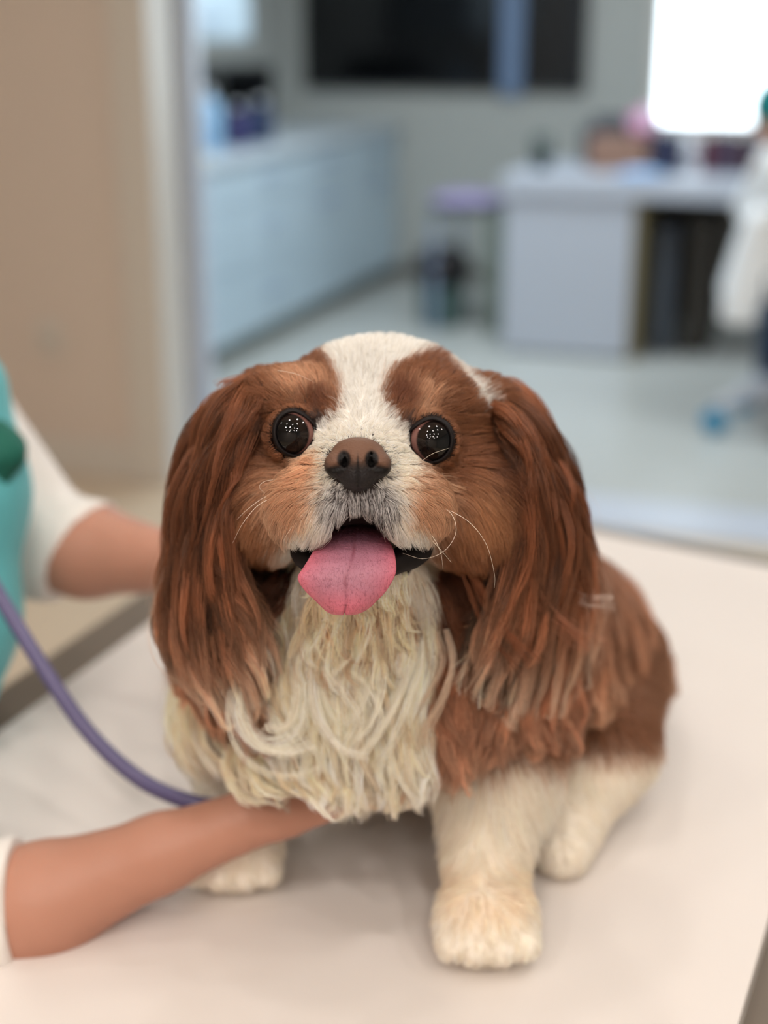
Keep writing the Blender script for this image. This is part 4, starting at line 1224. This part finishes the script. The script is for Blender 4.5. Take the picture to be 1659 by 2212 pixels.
# pale locks that stand out: curls beside the chest and on the right side
def lock(pts, n=60, spread=.0035, col=(255, 248, 233), rad=.00011, taper=.55, subs=7):
    k = 26; per = int(n * 1.5 / subs) + 1; G0 = spline([C(*q) for q in pts], k)
    t = np.linspace(0, 1, k); outs = []
    for b in range(subs):
        tan = unit(np.gradient(G0, axis=0)); cr = unit(np.cross(tan, np.array([0, 0, 1.0]))); nz = unit(np.cross(cr, tan))
        o_ = rng.normal(0, spread * .8, 2); ph = rng.uniform(0, 6.3, 2); wv = rng.uniform(.3, 1.0) * spread * .8
        fan = (.55 + .9 * t)[:, None]
        G = G0 + cr * (o_[0] * fan + wv * (np.sin(ph[0] + 7 * t) * t)[:, None]) + nz * (o_[1] * .7 * fan + wv * (np.cos(ph[1] + 6 * t) * t)[:, None])
        G = spline(G, k) if b % 2 else G
        end = rng.uniform(.78, 1.0); x = t * end * (k - 1); j_ = np.clip(x.astype(int), 0, k - 2); g_ = (x - j_)[:, None]
        G = G[j_] * (1 - g_) + G[j_ + 1] * g_
        an = rng.uniform(0, 6.28, per); rr = np.sqrt(rng.random(per)) * spread * .5
        prof = (1 - taper * t)[None] * (.4 + .6 * np.minimum(1, t * 5))[None]
        P = G[None] + cr[None] * ((rr * np.cos(an))[:, None] * prof + rng.normal(0, .0016, (per, 1)) * t ** 2 + .0005 * np.sin(t * 9 + rng.uniform(0, 6.3, (per, 1))))[..., None] + nz[None] * ((rr * np.sin(an))[:, None] * prof)[..., None]
        r = rad * (1 - .6 * t)[None] * rng.uniform(.7, 1.2, (per, 1))
        cb = np.array(col, float)[None] * (1 + rng.normal(0, .05) + rng.normal(0, .07, (per, 1)))
        outs.append((P, r, np.repeat(lin(np.clip(cb, 0, 255))[:, None], k, 1)))
    return tuple(np.concatenate([o[q] for o in outs]) for q in range(3))
locks = [
    lock([(600, 1400, .832), (565, 1440, .828), (535, 1490, .824), (530, 1545, .822), (560, 1600, .822), (620, 1615, .824), (680, 1590, .826)], 90, .006),
    lock([(620, 1330, .828), (640, 1420, .820), (650, 1500, .818), (630, 1570, .82), (580, 1590, .82), (545, 1560, .822)], 80, .006),
    lock([(545, 1430, .826), (512, 1450, .822), (508, 1490, .82), (535, 1525, .82), (585, 1525, .82)], 26, .0018, rad=.00012),
    lock([(560, 1440, .824), (548, 1480, .82), (565, 1530, .82), (600, 1560, .82)], 18, .0012, col=(214, 178, 150)),
    lock([(690, 1330, .818), (720, 1430, .81), (770, 1480, .81), (800, 1560, .812), (760, 1640, .82)], 90, .006),
    lock([(860, 1300, .82), (880, 1400, .815), (850, 1500, .815), (810, 1590, .818), (750, 1650, .825)], 90, .006),
    lock([(960, 1360, .828), (975, 1430, .824), (950, 1510, .822), (910, 1580, .826), (895, 1640, .83)], 60, .004, col=(226, 204, 182)),
    lock([(700, 1350, .816), (690, 1450, .812), (700, 1540, .812), (740, 1600, .816), (800, 1610, .82)], 80, .005),
    lock([(790, 1340, .812), (810, 1440, .808), (790, 1540, .81), (740, 1600, .815)], 80, .005),
    lock([(1165, 1170, .838), (1195, 1240, .838), (1255, 1292, .845), (1335, 1302, .862)], 26, .0018, col=(226, 206, 194), rad=.00013),
    lock([(1262, 1150, .868), (1258, 1200, .862), (1230, 1240, .855), (1185, 1275, .85), (1125, 1315, .84)], 50, .0035, col=(200, 158, 134), rad=.00013),
    lock([(1130, 1200, .80), (1160, 1290, .81), (1230, 1360, .83), (1290, 1400, .85)], 50, .004, col=(180, 124, 96)),
    lock([(1010, 1230, .80), (1060, 1330, .805), (1110, 1400, .81), (1150, 1450, .83)], 50, .004, col=(150, 92, 62)),
    lock([(470, 850, .80), (500, 832, .80), (540, 822, .80), (585, 812, .80)][::-1], 50, .003, col=(170, 108, 76)),
    lock([(940, 1010, .765), (955, 1035, .762), (985, 1050, .770), (1010, 1052, .775)], 20, .0020, col=(226, 190, 160), rad=.00009),
    lock([(590, 1010, .775), (520, 1070, .78), (480, 1130, .785), (440, 1200, .79)], 60, .004, col=(146, 86, 54)),
]
hair_curves('loose_locks', locks, M_fur, dog)

# ------------------------------------------------------------------ nose
N = Field(C(690, 1075, .692) - (0, 0, .002), C(858, 928, .735), .00042, cap=.006)
N.ell(C(773, 997, .7150), (.0138, .0112, .0118), .003)
N.ell(C(727, 1004, .7125), (.0062, .0066, .0085), .003)
N.ell(C(819, 1004, .7125), (.0062, .0066, .0085), .003)
N.ell(C(773, 975, .7180), (.0125, .0068, .0110), .003)
N.ell(C(773, 1030, .7140), (.0090, .0075, .0100), .0025)
for sg in (-1, 1):
    x = 773 + sg * 30
    N.cap_(C(x - sg * 3, 980, .7020), .0030, C(x - sg * 2, 1002, .7010), .0044, .0010, sub=True)
    N.cap_(C(x - sg * 3, 984, .7080), .0022, C(x - sg * 2, 1000, .7080), .0028, .0010, sub=True)
    N.cap_(C(x + sg * 2, 1008, .7030), .0026, C(x + sg * 42, 1018, .7050), .0018, .0012, sub=True)
N.cap_(C(773, 985, .7020), .0010, C(773, 1062, .7050), .0014, .0010, sub=True)
Vn, Qn = N.mesh()
px_, py_ = proj(Vn)
t_ = sm(py_, 985, 1018)[:, None]
nc = np.array([106, 76, 60.]) * (1 - t_) + np.array([34, 30, 31.]) * t_
g2 = np.random.default_rng(11)
in_n = np.zeros(len(Vn))
for sg in (-1, 1):
    x = 773 + sg * 30
    d_ = np.sqrt(((px_ - x) / 17) ** 2 + ((py_ - 993) / 23) ** 2); in_n = np.maximum(in_n, 1 - sm(d_, .6, 1.05)); in_n = np.maximum(in_n, blobm(px_, py_, x + sg * 22, 1017, 30, 9, sg * 14, .5))
    al = blobm(px_, py_, 773 + sg * 52, 996, 18, 20, 0, .6)[:, None]; nc = nc * (1 - al) + np.array([104, 76, 62.]) * al
in_n = np.maximum(in_n, .85 * blobm(px_, py_, 773, 1024, 2.6, 38, 0, .4))
nc = nc * (1 - in_n[:, None]) + np.array([14, 10, 10.]) * in_n[:, None]
M_nose = attr_mat('nose_leather', .55, .22, bump=('voronoi', 900, .5, .0006))
np_mesh('nose', Vn, Qn, M_nose, dog, lin(np.clip(nc, 0, 255)), world=False)

# ------------------------------------------------------------------ eyes
for ei, ((c, r, look), (cx, cy_, rx, ry, rot)) in enumerate(zip(EYES, EYE_E)):
    n1_, n2_ = 64, 96
    th = np.linspace(0, math.pi, n1_); ph = np.linspace(0, 2 * math.pi, n2_, endpoint=False)
    T, Pp_ = np.meshgrid(th, ph, indexing='ij')
    d = np.stack([np.sin(T) * np.cos(Pp_), np.sin(T) * np.sin(Pp_), -np.cos(T)], -1).reshape(-1, 3)
    gaze = unit(np.array([look[0] + (.0 if ei == 0 else .06), look[1] + (-.05), -1.0]))
    ang = np.degrees(np.arccos(np.clip(d @ gaze, -1, 1)))
    bulge = 1 + .035 * (1 - sm(ang, 20, 50))
    Ve = c + d * r * bulge[:, None]
    col = np.tile(np.array([118., 82, 76]), (len(d), 1))
    iris = 1 - sm(ang, 50, 54); col = col * (1 - iris[:, None]) + np.array([26, 17, 14.]) * iris[:, None]
    rim_ = sm(ang, 44, 50) * (1 - sm(ang, 51, 56)); col = col * (1 - rim_[:, None]) + np.array([14, 9, 8.]) * rim_[:, None]
    pup = 1 - sm(ang, 30, 34); col = col * (1 - pup[:, None]) + np.array([5, 5, 7.]) * pup[:, None]
    axis_ = np.degrees(np.arccos(np.clip(-d[:, 2], -1, 1)))
    dk_ = sm(axis_, 52, 58)[:, None]; col = col * (1 - dk_) + np.array([16, 11, 10.]) * dk_
    ii = np.arange(n1_ - 1)[:, None] * n2_ + np.arange(n2_)[None]
    jj = np.arange(n1_ - 1)[:, None] * n2_ + (np.arange(n2_)[None] + 1) % n2_
    Qe = np.stack([ii, jj, jj + n2_, ii + n2_], -1).reshape(-1, 4)
    if 'eye' not in MATS: MATS['eye'] = attr_mat('wet_eye', .25, .0, coat=.8)
    eye = np_mesh('eye', Ve, Qe, MATS['eye'], dog, lin(np.clip(col, 0, 255)), world=False)
    # eyelid: dark rim around the opening
    m_, kx = 96, 10
    aa = np.linspace(0, 2 * math.pi, m_, endpoint=False)
    e0 = math.radians(rot)
    X0 = np.cos(aa) * rx; Y0 = np.sin(aa) * ry
    inn = 1 if ei == 0 else -1                      # towards the inner corner
    w_in = np.clip(inn * np.cos(aa), 0, 1)
    X0 = X0 * (1 + .16 * w_in ** 3); Y0 = Y0 * (1 - .22 * w_in ** 1.5)
    X1 = X0 * math.cos(e0) - Y0 * math.sin(e0); Y1 = X0 * math.sin(e0) + Y0 * math.cos(e0)
    rows = []
    zsc = c[2] - r
    cpx, cpy = 829.5 + c[0] / zsc * FPX, 1106 - c[1] / zsc * FPX
    for q in range(kx):
        t = q / (kx - 1)
        s_ = .95 + (.34 + .10 * np.clip(-np.sin(aa) * .7 - inn * np.cos(aa) * .6, -.6, 1)) * t
        ox = (cx - cpx + X1 * s_) / FPX * zsc; oy = -(cy_ - cpy + Y1 * s_) / FPX * zsc
        rho = np.sqrt(ox ** 2 + oy ** 2)
        shell = r + .0004 + .0014 * math.sin(math.pi * min(1, t * 1.6)) ** .7 * (1 if t < .62 else max(0, (1 - t) / .38))
        zz = -np.sqrt(np.clip(shell ** 2 - np.minimum(rho, shell * .985) ** 2, 0, 1))
        rows.append(np.stack([c[0] + ox, c[1] + oy, c[2] + zz + .0040 * t ** 3], -1))
    Vl = np.concatenate(rows)
    ii = np.arange(kx - 1)[:, None] * m_ + np.arange(m_)[None]; jj = np.arange(kx - 1)[:, None] * m_ + (np.arange(m_)[None] + 1) % m_
    Ql = np.stack([ii, ii + m_, jj + m_, jj], -1).reshape(-1, 4)
    lid = np_mesh('eyelid', Vl, Ql, mat('eyelid_skin', (20, 14, 14), .6, spec=.2), None, world=False)
    lid.parent = eye; lid.matrix_parent_inverse = Matrix.Identity(4)

# ------------------------------------------------------------------ tongue
rows_ = [(1124, 771.0, 33.0, 0.7750), (1145, 768.0, 56.0, 0.7600), (1168, 766.0, 74.0, 0.7460), (1190, 764.0, 87.0, 0.7345), (1212, 759.5, 95.5, 0.7275), (1232, 753.5, 102.5, 0.7240), (1246, 747.5, 104.5, 0.7228), (1262, 746.0, 98.0, 0.7225), (1281, 747.0, 84.0, 0.7228), (1298, 747.5, 66.5, 0.7236), (1311, 747.5, 53.5, 0.7245), (1320, 746.0, 42.0, 0.7255), (1326, 744.5, 30.5, 0.7265), (1329, 744.0, 16.0, 0.7275)]
rr_ = np.array(rows_, float)
tt = np.linspace(0, len(rr_) - 1, 60)
rr_ = spline(rr_, 60)
nu = 128
Vt, ct = [], []
for (py, cx, hw, d) in rr_:
    hw = max(hw, 1.0)
    a = np.linspace(0, 2 * math.pi, nu, endpoint=False)
    x = np.cos(a); y = np.sin(a)
    X = cx + hw * np.sign(x) * np.abs(x) ** .85
    th = .0026 * min(1, hw / 60 + .25)
    u = (X - cx) / hw
    groove = .0010 * np.exp(-(u / .07) ** 2) * (y > 0) + .0004 * np.exp(-((np.abs(u) - .45) / .3) ** 2) * (-1.0) * (y > 0)
    curve = .0042 * u ** 2
    Z = d - th * np.sign(y) * np.abs(y) ** .7 + groove + curve
    if py > 1320: pass
    PY = py - 5 * np.exp(-(u / .12) ** 2) * (py > 1310)
    Vt.append(px2cam(X, PY, Z))
    edge = np.clip(np.abs(u), 0, 1) ** 3
    tip = sm(np.full(nu, py), 1255, 1325)
    b = np.array([168, 112, 130.])[None] * np.ones((nu, 1))
    pk = np.array([200, 106, 124.])
    w = np.clip(np.maximum(edge, tip), 0, 1)[:, None]
    b = b * (1 - w) + pk * w
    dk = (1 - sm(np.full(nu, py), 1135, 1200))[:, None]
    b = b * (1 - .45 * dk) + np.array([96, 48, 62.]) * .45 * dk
    gr = np.exp(-((u + .03 * math.sin(py * .05)) / .026) ** 2)[:, None] * .6
    b = b * (1 - gr) + np.array([120, 56, 70.]) * gr
    ct.append(b)
Vt = np.concatenate(Vt); ct = np.concatenate(ct); nr = len(rr_)
ii = np.arange(nr - 1)[:, None] * nu + np.arange(nu)[None]; jj = np.arange(nr - 1)[:, None] * nu + (np.arange(nu)[None] + 1) % nu
Qt = np.stack([ii, jj, jj + nu, ii + nu], -1).reshape(-1, 4)
M_tongue = attr_mat('tongue_flesh', .5, .35, bump=('noise', 420, .55, .0012), sss=.15)
nt = M_tongue.node_tree; b_ = nt.nodes['Principled BSDF']; at_ = [n for n in nt.nodes if n.type == 'ATTRIBUTE'][0]
tc = nt.nodes.new('ShaderNodeTexCoord'); mp = nt.nodes.new('ShaderNodeMapping'); mp.inputs['Scale'].default_value = (620, 300, 230)
n_ = nt.nodes.new('ShaderNodeTexNoise'); n_.inputs['Scale'].default_value = 1.0; n_.inputs['Detail'].default_value = 2
rp = nt.nodes.new('ShaderNodeValToRGB'); e_ = rp.color_ramp.elements
e_[0].position = .47; e_[0].color = (1, 1, 1, 1); e_[1].position = .53; e_[1].color = (1, 1, 1, 1)
m_e = e_.new(.50); m_e.color = (.52, .40, .46, 1)
mm = nt.nodes.new('ShaderNodeMix'); mm.data_type = 'RGBA'; mm.blend_type = 'MULTIPLY'; mm.inputs[0].default_value = .75
nt.links.new(tc.outputs['Object'], mp.inputs['Vector']); nt.links.new(mp.outputs[0], n_.inputs['Vector']); nt.links.new(n_.outputs['Fac'], rp.inputs['Fac'])
nt.links.new(at_.outputs['Color'], mm.inputs[6]); nt.links.new(rp.outputs['Color'], mm.inputs[7]); nt.links.new(mm.outputs[2], b_.inputs['Base Color'])
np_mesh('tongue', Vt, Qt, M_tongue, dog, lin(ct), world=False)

# lower lips, black, showing on both sides of the tongue
bm = bmesh.new()
lp = spline([C(644, 1176, .770), C(650, 1196, .764), C(678, 1218, .757), C(730, 1240, .752), C(800, 1240, .752), C(858, 1212, .756), (C(896, 1196, .763)), C(934, 1172, .773)], 48)
lr = np.interp(np.linspace(0, 1, 48), [0, .08, .2, .5, .8, .92, 1], [.0015, .0050, .0062, .0050, .0076, .0064, .0016])
tube(bm, [Vector(x) for x in cam2world(lp)], [float(q) for q in lr], 14)
adopt(finish('lower_lip', bm, mat('black_lip', (18, 11, 12), .6, spec=.25)), dog)

# ------------------------------------------------------------------ whiskers, each one a thin tapering hair
M_wh = mat('whisker', (238, 224, 206), .35)
for pts in ([(608, 1068, .745), (560, 1090, .735), (525, 1130, .73), (502, 1174, .735)], [(612, 1060, .745), (570, 1075, .74), (535, 1100, .735), (512, 1122, .738)],
            [(600, 1035, .75), (572, 1040, .742), (560, 1052, .74), (572, 1066, .74)], [(660, 1108, .735), (630, 1140, .728), (612, 1168, .73)],
            [(940, 1088, .742), (975, 1110, .732), (985, 1150, .728), (960, 1190, .726), (915, 1207, .728), (870, 1195, .735)],
            [(945, 1090, .742), (1010, 1125, .735), (1050, 1175, .735), (1068, 1240, .74), (1068, 1270, .745)],
            [(905, 1130, .738), (935, 1160, .732), (952, 1195, .73), (957, 1230, .735)], [(915, 1150, .74), (945, 1180, .735), (975, 1215, .737)],
            [(600, 800, .775), (640, 808, .765), (680, 826, .765)], [(905, 1000, .75), (935, 980, .742), (970, 968, .745)]):
    bm = bmesh.new(); P = spline([C(*q) for q in pts], 22)
    tube(bm, [Vector(x) for x in cam2world(P)], [float(q) for q in np.linspace(.00013, .00004, 22)], 6)
    adopt(finish('whisker', bm, M_wh), dog)
